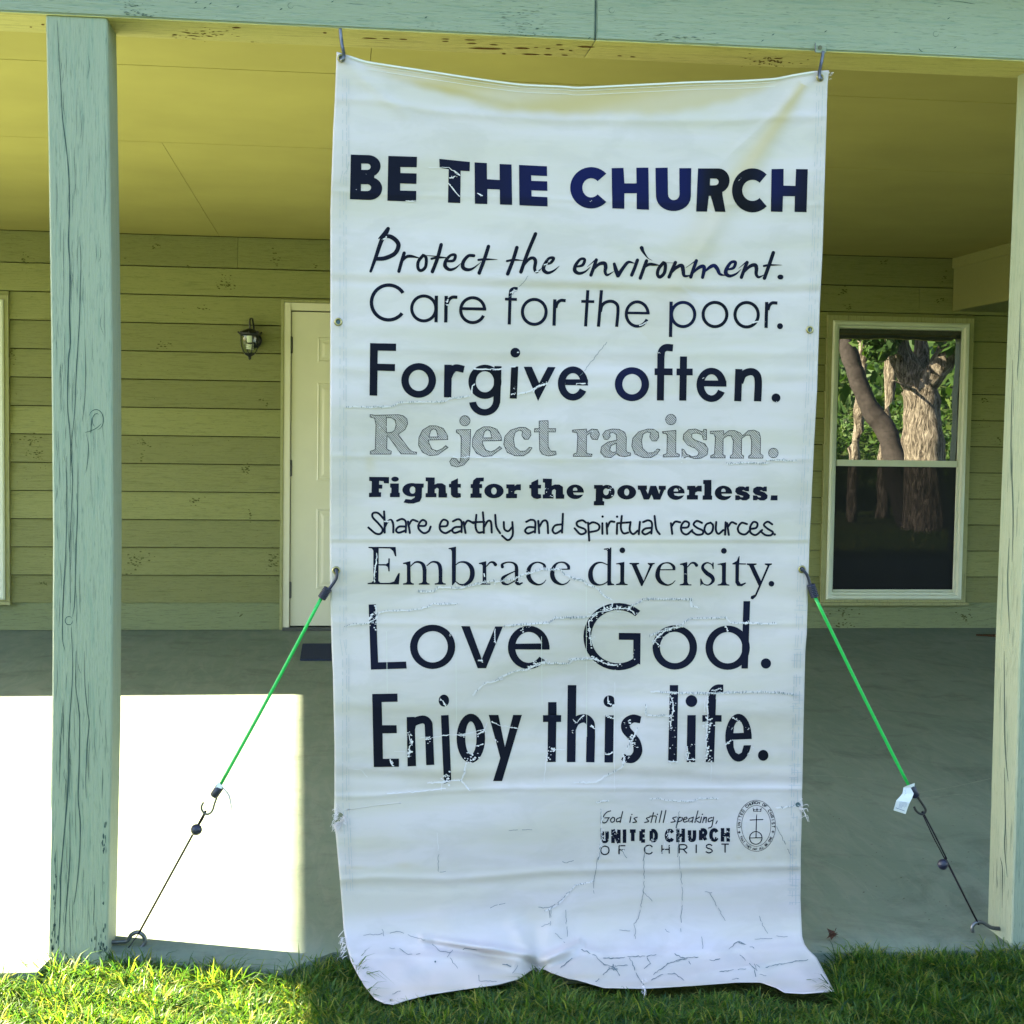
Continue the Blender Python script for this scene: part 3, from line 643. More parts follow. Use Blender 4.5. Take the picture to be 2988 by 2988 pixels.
u = np.linspace(0, 1, NU)[None, :, None]; v = np.linspace(0, 1, NV)[:, None, None]
Sg = (1-v)*Tc[None]+v*Bc[None]+(1-u)*Lc[:, None]+u*Rc[:, None]-((1-u)*(1-v)*Tc[0]+u*(1-v)*Tc[-1]+(1-u)*v*Bc[0]+u*v*Bc[-1])
# notches only dent the cloth next to them
PX = Sg[..., 0].copy(); PY = Sg[..., 1].copy()
sm = np.array([(979, 2431) if 2340 < p[1] < 2425 else p for p in Lc.tolist()]); 
dl = (Lc[:, 0]-np.interp(Lc[:, 1], [2330, 2425], [976, 979]))*((Lc[:, 1] > 2335) & (Lc[:, 1] < 2425))
for i in np.nonzero(dl)[0]: PX[i] = PX[i]-dl[i]*(1-u[0, :, 0])+dl[i]*np.clip(1-u[0, :, 0]*30, 0, 1)
px, py = PX.ravel(), PY.ravel(); BP = bpos(px, py)
idx = np.arange(NU*NV).reshape(NV, NU)
Fq = np.stack([idx[:-1, :-1], idx[1:, :-1], idx[1:, 1:], idx[:-1, 1:]], -1).reshape(-1, 4)
STL = [(960, 140), (1050, 178), (1080, 205), (1200, 240), (1300, 275), (1450, 318), (1560, 330), (1650, 333), (1900, 331), (2030, 318), (2150, 285), (2330, 230), (2430, 190)]
wob = 5*np.sin(px/37)+4*np.sin(px/13+1)
stain_fold_shade = .98*sstep((np.interp(px, [p[0] for p in STL], [p[1] for p in STL])+wob*.5-py)/36+.5)*(.82+.18*np.sin(px/90+py/21))*sstep((px-1030)/120)*sstep((2330-px)/120)  # mustard band under the top edge, soft along its lower side
SK = [(2345, 245, 9, .75), (2290, 330, 14, .8), (2170, 500, 24, .6), (2080, 620, 34, .30), (1980, 830, 52, .22), (1860, 960, 70, .14)]
for (x0, y0, s0, a0), (x1, y1, s1, a1) in zip(SK, SK[1:]):
    L2 = (x1-x0)**2+(y1-y0)**2; tt = ((px-x0)*(x1-x0)+(py-y0)*(y1-y0))/L2; on = (tt >= 0) & (tt < 1)
    dd = np.abs((px-x0)*(y1-y0)-(py-y0)*(x1-x0))/math.sqrt(L2)
    stain_fold_shade = np.maximum(stain_fold_shade, np.where(on, (a0+(a1-a0)*tt)*G(dd, s0+(s1-s0)*tt), 0))
for (cx_, cy_, sx_, sy_, a) in ((1330, 2270, 120, 40, .22), (1560, 1050, 260, 12, .18), (1420, 1810, 180, 26, .20), (2220, 2130, 130, 40, .18), (1730, 835, 180, 14, .22), (1230, 806, 130, 9, .25), (2200, 2250, 140, 10, .2), (1900, 2240, 300, 16, .15),
                                (1450, 2806, 70, 20, .38), (1370, 2795, 60, 12, .2), (1080, 1352, 14, 26, .3), (1760, 2512, 30, 6, .25), (2056, 2506, 34, 8, .28), (2155, 2503, 10, 7, .25), (2200, 2504, 7, 6, .22), (2243, 2503, 7, 6, .2),  # leading pair tints in the shade under the flap fold
                                (1030, 2532, 45, 5, .3), (1180, 2525, 35, 8, .28), (1600, 1590, 500, 10, .2), (1150, 1690, 150, 30, .15), (1400, 2160, 250, 12, .18), (2130, 1440, 80, 6, .1), (1560, 2700, 60, 90, .12), (1100, 2895, 50, 14, .25), (1300, 2885, 120, 10, .22), (1500, 2850, 80, 10, .3), (1700, 2850, 90, 8, .25), (1950, 2872, 160, 9, .22), (2260, 2870, 70, 14, .2), (2400, 2880, 40, 10, .25), (1450, 2580, 200, 60, .08), (1100, 2450, 80, 60, .10)):
    stain_fold_shade = np.maximum(stain_fold_shade, a*np.exp(-((px-cx_)/sx_)**2-((py-cy_)/sy_)**2))
sheet = mesh('sheet', BP, Fq, m_banner, banner, True)
a_ = sheet.data.attributes.new('stain_fold_shade', 'FLOAT', 'POINT'); a_.data.foreach_set('value', stain_fold_shade.astype(np.float32))
sd = sheet.modifiers.new('thickness', 'SOLIDIFY'); sd.thickness = .0014; sd.offset = -1 

class Ink:
    def __init__(s): s.T = []; s.O = []; s.k = 0
    def fr(s, ox, oy, sc): s.ox, s.oy, s.sc = ox, oy, sc; return s
    def _x(s, p): return np.array([s.ox+p[0]/s.sc, s.oy+p[1]/s.sc])
    def tri(s, a, b, c, o): s.T.append((a, b, c)); s.O.append(o)
    def P(s, pts, *holes):
        s.k += 1; rings = [[Vector((*s._x(p), 0)) for p in r] for r in ((pts,)+holes)]
        flat = [v for r in rings for v in r]
        for t in tessellate_polygon(rings): s.tri(*[np.array(flat[i][:2]) for i in t], s.k)
    def S(s, pts, w, smooth=True, cap=True):
        """stroke with width(s) w"""
        s.k += 1; ws = w if isinstance(w, (list, tuple)) else [w]*len(pts)
        if smooth and len(pts) > 2:
            q = spline([(p[0], p[1], a) for p, a in zip(pts, list(ws)[:len(pts)]+[ws[-1]]*(len(pts)-len(ws)))], 7)
        else: q = [np.array((p[0], p[1], a)) for p, a in zip(pts, ws)]
        n = len(q); Lr = []
        closed = n > 3 and np.hypot(*(q[0][:2]-q[-1][:2])) < 1e-6
        for i, p in enumerate(q):
            a = q[i-1] if i else (q[-2] if closed else q[0]); b = q[i+1] if i < n-1 else (q[1] if closed else q[-1])
            t = b[:2]-a[:2]; t = t/(np.hypot(*t)+1e-9); nr = np.array([-t[1], t[0]])*max(p[2], 1.2)/2
            Lr.append((s._x(p[:2]+nr), s._x(p[:2]-nr)))
        for i in range(n-1):
            o = s.k+.15*(i % 4)
            s.tri(Lr[i][0], Lr[i][1], Lr[i+1][1], o); s.tri(Lr[i][0], Lr[i+1][1], Lr[i+1][0], o)
        if cap and not closed:
            for e, p in ((0, q[0]), (1, q[-1])):
                if p[2] < 4: continue
                t = (q[1][:2]-q[0][:2]) if e == 0 else (q[-2][:2]-q[-1][:2]); a0 = math.atan2(-t[1], -t[0]); r = p[2]/2
                c = s._x(p[:2]); ps = [s._x(p[:2]+r*np.array([math.cos(a0+g), math.sin(a0+g)])) for g in np.linspace(-math.pi/2, math.pi/2, 7)]
                for i in range(6): s.tri(c, ps[i], ps[i+1], s.k+.7)
    def B(s, pts, w, smooth=True): s.S(pts, w, smooth, False)
    def A(s, cx, cy, rx, ry, w, a0=0, a1=360, wy=None):
        s.k += 1; wy = w if wy is None else wy; n = max(8, int(abs(a1-a0)/9))
        q = []
        for i in range(n+1):
            a = R(a0+(a1-a0)*i/n); c_, s_ = math.cos(a), math.sin(a)
            q.append((s._x((cx+rx*c_, cy+ry*s_)), s._x((cx+(rx-w)*c_, cy+(ry-wy)*s_))))
        for i in range(n): s.tri(q[i][0], q[i][1], q[i+1][1], s.k); s.tri(q[i][0], q[i+1][1], q[i+1][0], s.k)
    def D(s, cx, cy, r, ry=None): s.P(arc(cx, cy, r, ry or r, 0, 345, 24))
    def hatch(s, outer, *holes, sp=13.5, w=4.2, lw=5.0):
        for r in (outer,)+holes:
            rr = list(r)+[r[0]]; 
            for a, b in zip(rr, rr[1:]): s.S([a, b], lw, False)
        rings = (outer,)+holes; dx = np.array([math.cos(R(47)), math.sin(R(47))]); nr = np.array([-dx[1], dx[0]])
        al = [np.array(p)@nr for r in rings for p in r]; c = math.ceil(min(al)/sp)*sp
        while c < max(al):
            hs = []
            for r in rings:
                for a, b in zip(r, list(r[1:])+[r[0]]):
                    a = np.array(a, float); b = np.array(b, float); da, db = a@nr-c, b@nr-c
                    if (da > 0) != (db > 0): hs.append((a+(b-a)*da/(da-db))@dx)
            hs.sort()
            for p, q in zip(hs[::2], hs[1::2]):
                if q-p > 4: j = random.uniform(-1.2, 1.2); s.S([dx*p+nr*c, dx*(p+q)/2+nr*(c+j), dx*q+nr*(c+random.uniform(-1, 1))], w*random.uniform(.75, 1.1), False, False)
            c += sp
    def letters(s, name, mat, parent, frac=.45, **kw):
        """every printed letter becomes a part of its own: strokes that share their width belong together"""
        T = np.array(s.T); O = np.array(s.O); key = np.floor(O+1e-6).astype(int); grp = []
        for k in sorted(set(key.tolist())):
            m = key == k; x0, x1 = T[m][..., 0].min(), T[m][..., 0].max(); hit = None
            for g in grp[::-1][:14]:
                ov = min(x1, g[1])-max(x0, g[0])
                if ov > frac*min(x1-x0, g[1]-g[0]): hit = g; break
            if hit: hit[0] = min(hit[0], x0); hit[1] = max(hit[1], x1); hit[2].append(k)
            else: grp.append([x0, x1, [k]])
        for g in grp:
            J = Ink(); m = np.isin(key, g[2]); J.T = list(T[m]); J.O = list(O[m]-min(g[2])+1); J.build(name, mat, parent, **kw)
    def build(s, name, mat, parent, off=.0007, step=.000012, L=11, tone=None, label=None):
        if not s.T: return None
        T = np.array(s.T); O = np.array(s.O)
        while True:
            e = np.stack([np.hypot(*(T[:, i]-T[:, (i+1) % 3]).T) for i in range(3)], 1); m = e.max(1) > L
            if not m.any(): break
            Tm, Om, k = T[m], O[m], e[m].argmax(1); ar = np.arange(len(k))
            a, b, c = Tm[ar, k], Tm[ar, (k+1) % 3], Tm[ar, (k+2) % 3]; md = (a+b)/2
            T = np.concatenate([T[~m], np.stack([a, md, c], 1), np.stack([md, b, c], 1)]); O = np.concatenate([O[~m], Om, Om])
        ar2 = (T[:, 1, 0]-T[:, 0, 0])*(T[:, 2, 1]-T[:, 0, 1])-(T[:, 1, 1]-T[:, 0, 1])*(T[:, 2, 0]-T[:, 0, 0])
        fl_ = ar2 > 0; T[fl_] = T[fl_][:, ::-1]
        P = T.reshape(-1, 2); oo = np.repeat(O, 3)
        V = bpos(P[:, 0], P[:, 1], off+oo*step)
        ky = np.round(np.c_[P*20, oo*1000]).astype(np.int64); _, ui, inv = np.unique(ky, axis=0, return_index=True, return_inverse=True)
        V = V[ui]; Fc = np.asarray(inv).reshape(-1, 3)
        Fc = Fc[(Fc[:, 0] != Fc[:, 1]) & (Fc[:, 1] != Fc[:, 2]) & (Fc[:, 0] != Fc[:, 2])]
        o = mesh(name, V, Fc, mat, parent, True)
        if tone is not None:
            t = tone(P[ui, 0], P[ui, 1]); a_ = o.data.attributes.new('tone', 'FLOAT', 'POINT'); a_.data.foreach_set('value', t.astype(np.float32))
        if label: o['label'] = label
        return o
def arc(cx, cy, rx, ry, a0, a1, n=14): return [(cx+rx*math.cos(R(a)), cy+ry*math.sin(R(a))) for a in np.linspace(a0, a1, n)]
def sh(pts, dx, dy, sx=1): return [(x*sx+dx, y+dy) for x, y in pts]
def tone(x, y):  # reflective sheen painted into the ink as bluer and blacker zones
    t = .33+.10*np.sin(x/170+y/230)+.08*np.sin(x/61-y/83)
    ti = np.interp(x, [1020, 1200, 1450, 1650, 1800, 2000, 2050, 2085, 2180, 2215, 2260, 2360], [.38, .40, .62, .95, .92, .9, .6, .05, .08, .5, .8, .45])
    t = np.where(y < 640, ti-.3*np.clip((y-560)/60, 0, 1), t)
    t = t+.45*np.exp(-((x-1845)/70)**2-((y-1110)/90)**2)+.5*np.exp(-((x-2080)/90)**2-((y-765)/70)**2)+.35*np.exp(-((x-2000)/60)**2-((y-900)/70)**2)
    t = t-.35*np.exp(-((x-1470)/130)**2-((y-1130)/80)**2)-.3*np.exp(-((x-1930)/60)**2-((y-760)/50)**2)
    return np.clip(t-.12*np.clip((y-1950)/300, 0, 1), 0, 1)

# --- BE THE CHURCH
I = Ink().fr(960, 380, 2.542)
I.P([(162, 180), (290, 184)]+arc(290, 266, 93, 82, -85, 60)+arc(300, 432, 95, 86, -68, 88)+[(155, 512)],
    [(240, 247), (285, 248)]+arc(285, 271, 24, 23, -85, 85, 8)+[(240, 293)], [(238, 400), (285, 401)]+arc(285, 426, 27, 25, -85, 85, 8)+[(237, 450)])
I.P([(440, 190), (653, 197), (651, 275), (530, 273), (530, 317), (650, 320), (649, 398), (528, 395), (528, 447), (648, 450), (646, 530), (433, 523)])
I.P([(818, 212), (1045, 235), (1043, 304), (977, 300), (974, 541), (882, 537), (888, 290), (820, 278)])
I.P([(1080, 238), (1171, 243), (1172, 363), (1266, 369), (1265, 250), (1354, 254), (1358, 554), (1268, 551), (1267, 440), (1175, 436), (1174, 548), (1082, 545)])
I.P([(1409, 257), (1617, 267), (1618, 340), (1500, 335), (1501, 375), (1619, 379), (1620, 450), (1502, 446), (1503, 490), (1620, 496), (1622, 566), (1413, 557)])
I.fr(1660, 380, 2.542)
I.A(165, 427, 155, 154, 90, 43, 317, 83)
I.P([(317, 281), (405, 279), (412, 394), (502, 394), (500, 278), (590, 277), (594, 590), (503, 586), (503, 468), (412, 468), (411, 583), (322, 580)])
I.P([(642, 279), (733, 277), (735, 470)]+arc(778, 475, 43, 43, 175, 5, 10)+[(819, 281), (908, 281), (905, 490)]+arc(776, 492, 129, 108, 2, 178)[1:-1]+[(646, 490)])
I.P([(958, 283), (1110, 283)]+arc(1110, 373, 82, 90, -85, 70)+[(1139, 478), (1162, 606), (1085, 604), (1052, 487), (1038, 487), (1025, 604), (944, 603)],
    [(1048, 358), (1085, 359)]+arc(1085, 383, 26, 25, -85, 85, 8)+[(1046, 409)])
I.A(1362, 446, 152, 164, 76, 46, 314, 86)
I.P([(1503, 288), (1593, 286), (1592, 410), (1680, 413), (1685, 288), (1772, 289), (1763, 608), (1674, 606), (1676, 490), (1588, 489), (1585, 606), (1498, 604)])
I.letters('letter', m_ink, banner, tone=tone)
# --- Protect the environment.
I = Ink().fr(1060, 650, 3); S = I.S
S([(65, 425), (110, 300), (150, 180), (185, 100)], [24, 32, 36, 40]); S([(135, 137), (190, 95), (217, 52)], [10, 42, 34])
S([(190, 118), (240, 122), (292, 160), (308, 205), (275, 270), (190, 310), (115, 316)], [30, 38, 38, 38, 38, 38, 34])
S([(312, 425), (335, 340), (358, 265)], 30); S([(335, 345), (375, 300), (420, 293), (490, 308)], [14, 26, 26, 8])
S([(525, 283), (482, 340), (480, 398), (507, 418), (545, 385), (550, 310), (525, 283)], 28); S([(550, 287), (620, 292), (730, 305)], [5, 9, 7])
S([(605, 428), (650, 310), (682, 192)], 32); S([(597, 315), (650, 305), (725, 308)], [20, 20, 6])
S([(725, 337), (790, 330), (805, 285), (765, 285), (722, 335), (718, 382), (755, 410), (805, 398), (855, 355)], [20, 26, 28, 24, 30, 34, 28, 18, 3])
S([(968, 288), (920, 290), (877, 340), (873, 390), (912, 411), (962, 398), (1030, 345)], [28, 28, 32, 34, 30, 18, 3])
S([(1015, 440), (1060, 320), (1096, 207)], 32); S([(1008, 325), (1070, 320), (1175, 321)], [20, 20, 3])
S([(1264, 448), (1310, 330), (1345, 217)], 32); S([(1258, 335), (1320, 325), (1400, 330)], [20, 20, 6])
S([(1380, 430), (1440, 260), (1508, 97)], 32); S([(1400, 385), (1450, 320), (1490, 310), (1508, 340), (1500, 400), (1518, 433), (1560, 400)], [10, 26, 30, 32, 28, 22, 3])
S([(1585, 365), (1640, 350), (1667, 310), (1625, 312), (1588, 365), (1578, 410), (1612, 438), (1662, 423), (1718, 378)], [14, 24, 26, 24, 30, 34, 28, 18, 3])
I.fr(1660, 650, 3)
S([(65, 385), (120, 370), (138, 322), (100, 320), (60, 370), (52, 418), (88, 443), (142, 428), (190, 385)], [16, 26, 26, 24, 30, 34, 28, 18, 3])
S([(193, 458), (218, 390), (240, 325)], 30); S([(205, 425), (260, 365), (310, 355), (322, 385), (317, 430), (337, 457), (395, 425)], [10, 28, 34, 34, 28, 22, 3]); S([(160, 387), (232, 325)], [3, 12], False)
S([(397, 360), (411, 410), (430, 462)], [26, 36, 36]); S([(430, 462), (475, 395), (520, 345), (575, 355)], [36, 30, 26, 5])
S([(550, 458), (577, 392), (600, 327)], 30); S([(625, 485), (655, 400), (680, 333)], 30); S([(650, 400), (700, 365), (740, 365), (800, 373)], [14, 26, 24, 4])
S([(637, 220), (650, 252), (688, 305), (730, 331)], [36, 24, 9, 3])
S([(830, 347), (787, 400), (776, 450), (797, 475), (835, 440), (845, 372), (830, 347)], 30)
S([(877, 475), (905, 410), (933, 347)], 30); S([(890, 450), (945, 390), (988, 375), (1000, 415), (1012, 465), (1075, 460)], [8, 28, 34, 34, 26, 8]); S([(850, 350), (930, 352)], 4, False)
S([(1067, 475), (1092, 400), (1116, 332)], 30); S([(1080, 450), (1130, 398), (1172, 380), (1185, 405), (1170, 478)], [8, 28, 32, 34, 28])
S([(1180, 440), (1230, 392), (1272, 375), (1300, 405), (1322, 448), (1370, 462)], [8, 28, 34, 34, 26, 6]); S([(1020, 397), (1110, 332)], [3, 10], False)
S([(1385, 410), (1440, 395), (1458, 347), (1420, 347), (1382, 400), (1374, 443), (1408, 466), (1462, 448), (1510, 405)], [16, 26, 28, 26, 32, 36, 28, 18, 3])
S([(1510, 478), (1535, 410), (1560, 347)], 30); S([(1525, 445), (1580, 385), (1628, 370), (1642, 400), (1640, 450), (1662, 476), (1710, 455)], [10, 28, 34, 34, 28, 22, 4]); S([(1485, 400), (1550, 345)], [3, 12], False)
S([(1712, 485), (1753, 370), (1790, 262)], 32); S([(1707, 378), (1760, 370), (1865, 370)], [20, 18, 3]); I.D(1852, 475, 27, 22)
I.letters('letter', m_ink, banner, tone=tone)
# --- Care for the poor.
I = Ink().fr(1060, 810, 3); A_, B_, P_ = I.A, I.B, I.P
A_(222, 218, 166, 168, 31, 38, 327); A_(530, 270, 120, 123, 28); B_([(640, 158), (637, 392)], 29, False)
B_([(726, 160), (722, 393)], 30, False); B_([(735, 230), (750, 195), (780, 172), (824, 172)], 28)
A_(958, 285, 119, 123, 28, 26, 358); P_([(862, 258), (1055, 262), (1077, 263), (1076, 289), (862, 284)])
B_([(1286, 140), (1278, 410)], 28, False); B_([(1287, 150), (1292, 112), (1320, 95), (1352, 98)], 27); B_([(1240, 188), (1345, 191)], 25, False)
A_(1497, 300, 118, 123, 28); B_([(1677, 190), (1670, 421)], 29, False); B_([(1685, 265), (1700, 222), (1730, 200), (1772, 202)], 28)
I.fr(1660, 810, 3)
B_([(166, 110), (146, 428)], 28, False); B_([(108, 208), (222, 211)], 25, False); B_([(285, 110), (259, 430)], 28, False)
B_([(275, 300), (290, 245), (325, 215), (378, 208), (420, 235), (430, 290), (418, 431)], 28)
A_(598, 319, 109, 120, 27, 26, 360); P_([(505, 297), (690, 300), (707, 300), (707, 323), (505, 320)])
B_([(895, 210), (890, 520)], 29, False); A_(1000, 323, 116, 120, 28); A_(1279, 323, 118, 120, 28); A_(1556, 325, 116, 121, 28)
B_([(1732, 213), (1726, 441)], 29, False); B_([(1742, 285), (1755, 245), (1780, 222), (1826, 223)], 28); I.D(1848, 425, 26)
I.letters('letter', m_ink, banner, tone=tone)
# --- Forgive often.
I = Ink().fr(1060, 990, 3); A_, B_, P_ = I.A, I.B, I.P
P_([(60, 33), (288, 38), (287, 103), (127, 99), (125, 213), (279, 217), (277, 279), (125, 275), (122, 494), (55, 492)])
A_(485, 360, 152, 152, 65, 0, 360, 60); B_([(743, 222), (738, 509)], 66, False); B_([(745, 330), (770, 280), (810, 250), (882, 263)], 62)
A_(1065, 372, 145, 150, 65, 0, 360, 58); P_([(1148, 234), (1211, 236), (1199, 560), (1138, 560), (1142, 400)])
A_(1062, 535, 137, 134, 62, 5, 172, 58); B_([(1326, 237), (1313, 519)], 62, False); I.D(1331, 117, 43)
P_([(1404, 240), (1475, 240), (1540, 385), (1615, 242), (1684, 244), (1530, 542)])
A_(1835, 387, 132, 150, 64, 28, 362, 60); P_([(1768, 350), (1905, 350), (1967, 352), (1967, 405), (1768, 400)])
I.fr(1660, 990, 3)
A_(552, 393, 150, 149, 66, 0, 360, 60); B_([(806, 120), (801, 536)], 62, False); B_([(806, 150), (815, 100), (850, 72), (911, 76)], 62); B_([(750, 284), (908, 285)], 60, False)
B_([(1004, 150), (997, 537)], 62, False); B_([(942, 286), (1084, 286)], 60, False)
A_(1248, 399, 131, 150, 66, 27, 365, 58); P_([(1180, 360), (1320, 361), (1379, 362), (1380, 415), (1180, 412)])
B_([(1488, 260), (1478, 542)], 62, False); B_([(1495, 380), (1525, 310), (1590, 283), (1640, 305), (1658, 370), (1652, 543)], 64); I.D(1813, 513, 39)
I.letters('letter', m_ink, banner, tone=tone)
# --- Reject racism.
I = Ink().fr(1060, 1190, 3); H = I.hatch
H([(60, 58), (100, 65), (310, 60), (350, 70), (382, 98), (388, 140), (365, 190), (305, 232), (400, 360), (430, 385), (467, 388), (465, 405), (330, 403), (235, 268), (208, 240), (205, 362), (245, 380), (243, 405), (60, 405), (62, 380), (105, 365), (112, 150), (100, 92), (60, 80)],
  [(202, 85), (250, 88), (280, 110), (288, 150), (275, 195), (255, 212), (202, 220)])
e1 = [(740, 278), (735, 240), (700, 180), (640, 158), (580, 158), (520, 195), (487, 260), (485, 330), (520, 390), (580, 418), (650, 412), (743, 347), (722, 330), (690, 358), (645, 378), (600, 360), (575, 310), (572, 282)]
e1h = [(575, 255), (590, 200), (615, 183), (640, 195), (655, 255)]
H(e1, e1h); H(sh(e1, 471, 8), sh(e1h, 471, 8))
H([(815, 193), (940, 190), (933, 380), (925, 450), (880, 500), (820, 518), (770, 505), (757, 470), (775, 442), (815, 445), (843, 485), (855, 430), (858, 260), (845, 232), (815, 215)]); H(arc(890, 113, 45, 45, 0, 340, 16))
cc = [(1478, 350), (1455, 345), (1420, 378), (1370, 380), (1325, 340), (1315, 270), (1330, 215), (1365, 195), (1395, 205), (1388, 240), (1410, 275), (1445, 275), (1468, 240), (1462, 200), (1420, 172), (1370, 170), (1290, 195), (1240, 250), (1230, 320), (1260, 390), (1330, 420), (1400, 420), (1450, 390)]
H(cc)
H([(1540, 115), (1618, 112), (1618, 182), (1685, 182), (1683, 212), (1618, 210), (1618, 340), (1640, 378), (1685, 380), (1688, 410), (1620, 422), (1565, 405), (1545, 370), (1540, 210), (1498, 212), (1500, 182), (1540, 182)])
I.fr(1660, 1190, 3)
H([(30, 195), (155, 185), (155, 215), (200, 185), (250, 190), (268, 230), (250, 278), (205, 275), (188, 245), (195, 215), (155, 240), (152, 390), (165, 402), (203, 405), (200, 425), (38, 425), (40, 405), (70, 395), (78, 250), (70, 215), (30, 212)])
H([(295, 235), (320, 200), (380, 185), (440, 188), (490, 215), (503, 260), (500, 370), (510, 390), (540, 395), (540, 415), (490, 428), (440, 420), (415, 398), (370, 435), (310, 430), (278, 390), (285, 340), (340, 300), (420, 283), (415, 235), (385, 215), (355, 225), (362, 250), (340, 278), (310, 275)], [(415, 310), (370, 330), (355, 370), (380, 390), (415, 385)])
H(sh(cc, -680, 15)); H(arc(893, 102, 46, 46, 0, 340, 16))
H([(820, 208), (937, 197), (935, 395), (968, 408), (965, 428), (825, 430), (828, 410), (858, 402), (862, 240), (848, 225), (822, 222)])
H([(1205, 188), (1205, 280), (1178, 278), (1165, 235), (1120, 220), (1078, 225), (1075, 260), (1100, 280), (1190, 315), (1218, 360), (1210, 410), (1160, 440), (1100, 445), (1040, 425), (1010, 438), (990, 435), (990, 360), (1005, 365), (1030, 405), (1080, 428), (1125, 420), (1140, 390), (1115, 360), (1040, 325), (1000, 275), (1005, 230), (1050, 190), (1110, 185), (1155, 205), (1175, 210), (1180, 188)])
H([(1238, 205), (1355, 200), (1355, 235), (1400, 200), (1450, 198), (1500, 220), (1520, 245), (1570, 200), (1620, 195), (1665, 215), (1678, 260), (1675, 400), (1700, 418), (1698, 440), (1572, 440), (1575, 420), (1597, 408), (1600, 290), (1585, 240), (1550, 240), (1512, 270), (1510, 410), (1530, 420), (1530, 440), (1412, 440), (1415, 420), (1435, 405), (1440, 290), (1420, 245), (1390, 242), (1350, 270), (1348, 410), (1368, 418), (1368, 438), (1240, 438), (1242, 418), (1275, 405), (1283, 260), (1270, 228), (1238, 225)])
H(arc(1790, 395, 42, 42, 0, 340, 16))
I.letters('letter', m_ink, banner, tone=tone, step=.000003)
# --- Fight for the powerless.
I = Ink().fr(1060, 1380, 3); P_, D_ = I.P, I.D
P_([(52, 34), (226, 36), (224, 92), (180, 90), (178, 72), (140, 70), (138, 102), (168, 103), (166, 138), (137, 137), (136, 168), (157, 170), (156, 210), (50, 212), (50, 175), (72, 172), (75, 72), (52, 70)])
D_(278, 54, 33, 22); P_([(235, 92), (312, 92), (310, 172), (320, 174), (319, 212), (234, 212), (234, 178), (245, 175), (246, 130), (235, 128)])
P_(arc(425, 148, 83, 60, 0, 345, 24), arc(432, 150, 26, 32, 0, 340, 14)); P_([(455, 92), (530, 93), (528, 128), (514, 130), (512, 215), (495, 250), (440, 268), (395, 268), (352, 258), (370, 228), (420, 233), (450, 215), (455, 190)])
hh = [(546, 38), (626, 40), (624, 102), (650, 90), (690, 90), (722, 110), (723, 175), (735, 180), (733, 215), (658, 215), (658, 175), (660, 140), (645, 130), (626, 145), (625, 175), (640, 178), (640, 213), (545, 213), (545, 178), (562, 175), (564, 75), (546, 72)]
tt_ = [(750, 96), (767, 95), (768, 75), (829, 46), (829, 95), (855, 96), (853, 128), (828, 128), (828, 175), (853, 180), (855, 212), (820, 220), (785, 212), (767, 190), (766, 128), (750, 127)]
P_(hh); P_(tt_); P_([(940, 98), (957, 97), (962, 65), (990, 42), (1056, 40), (1054, 73), (1025, 76), (1018, 97), (1040, 98), (1040, 133), (1018, 133), (1018, 177), (1036, 180), (1036, 218), (938, 218), (938, 182), (955, 178), (956, 133), (940, 132)])
P_(arc(1144, 158, 85, 64, 0, 345, 24), arc(1144, 158, 24, 31, 0, 340, 14))
rr_ = [(1252, 100), (1325, 100), (1325, 115), (1345, 100), (1380, 99), (1380, 152), (1345, 150), (1325, 160), (1322, 180), (1347, 184), (1346, 221), (1250, 221), (1250, 183), (1268, 180), (1268, 137), (1252, 135)]
P_(rr_); P_(sh(tt_, 703, 8)); P_(sh(hh, 1026, 11))
def slab_e(cx, cy, rx=76, ry=64):
    P_(arc(cx, cy, rx, ry, 22, 366, 30)+[(cx-18, cy+7), (cx-10, cy+24), (cx+20, cy+30)], [(cx-18, cy-10)]+arc(cx, cy-12, 20, 26, 190, 350, 9)+[(cx+18, cy-10)])
slab_e(1855, 165)
I.fr(1660, 1380, 3)
P_([(220, 105), (295, 105), (300, 118), (296, 245), (310, 250), (308, 284), (217, 284), (218, 248), (234, 244), (236, 140), (220, 138)]); P_(arc(335, 167, 66, 63, 0, 345, 24), arc(325, 165, 24, 30, 0, 340, 14))
P_(arc(506, 169, 83, 64, 0, 345, 24), arc(506, 168, 22, 31, 0, 340, 14))
P_([(603, 110), (683, 110), (683, 146), (674, 148), (692, 183), (712, 112), (764, 112), (790, 183), (800, 148), (786, 146), (786, 112), (849, 112), (848, 146), (836, 149), (800, 234), (742, 234), (724, 190), (702, 233), (655, 233), (622, 148), (604, 146)])
slab_e(937, 172); P_(sh(rr_, -217, 12)); P_([(1176, 61), (1248, 61), (1247, 197), (1255, 199), (1254, 235), (1170, 235), (1171, 198), (1185, 196), (1187, 98), (1175, 96)]); slab_e(1353, 175)
ss = [(1578, 118), (1578, 162), (1545, 160), (1530, 150), (1515, 155), (1560, 170), (1585, 195), (1582, 222), (1555, 240), (1520, 240), (1500, 230), (1488, 238), (1456, 238), (1456, 195), (1490, 196), (1505, 212), (1525, 212), (1525, 202), (1475, 188), (1455, 165), (1460, 135), (1490, 118), (1525, 118), (1545, 126), (1555, 118)]
P_(ss); P_(sh(ss, 155, 1)); P_([(1770, 196), (1827, 196), (1826, 240), (1764, 240)])
I.letters('letter', m_ink, banner, tone=tone)
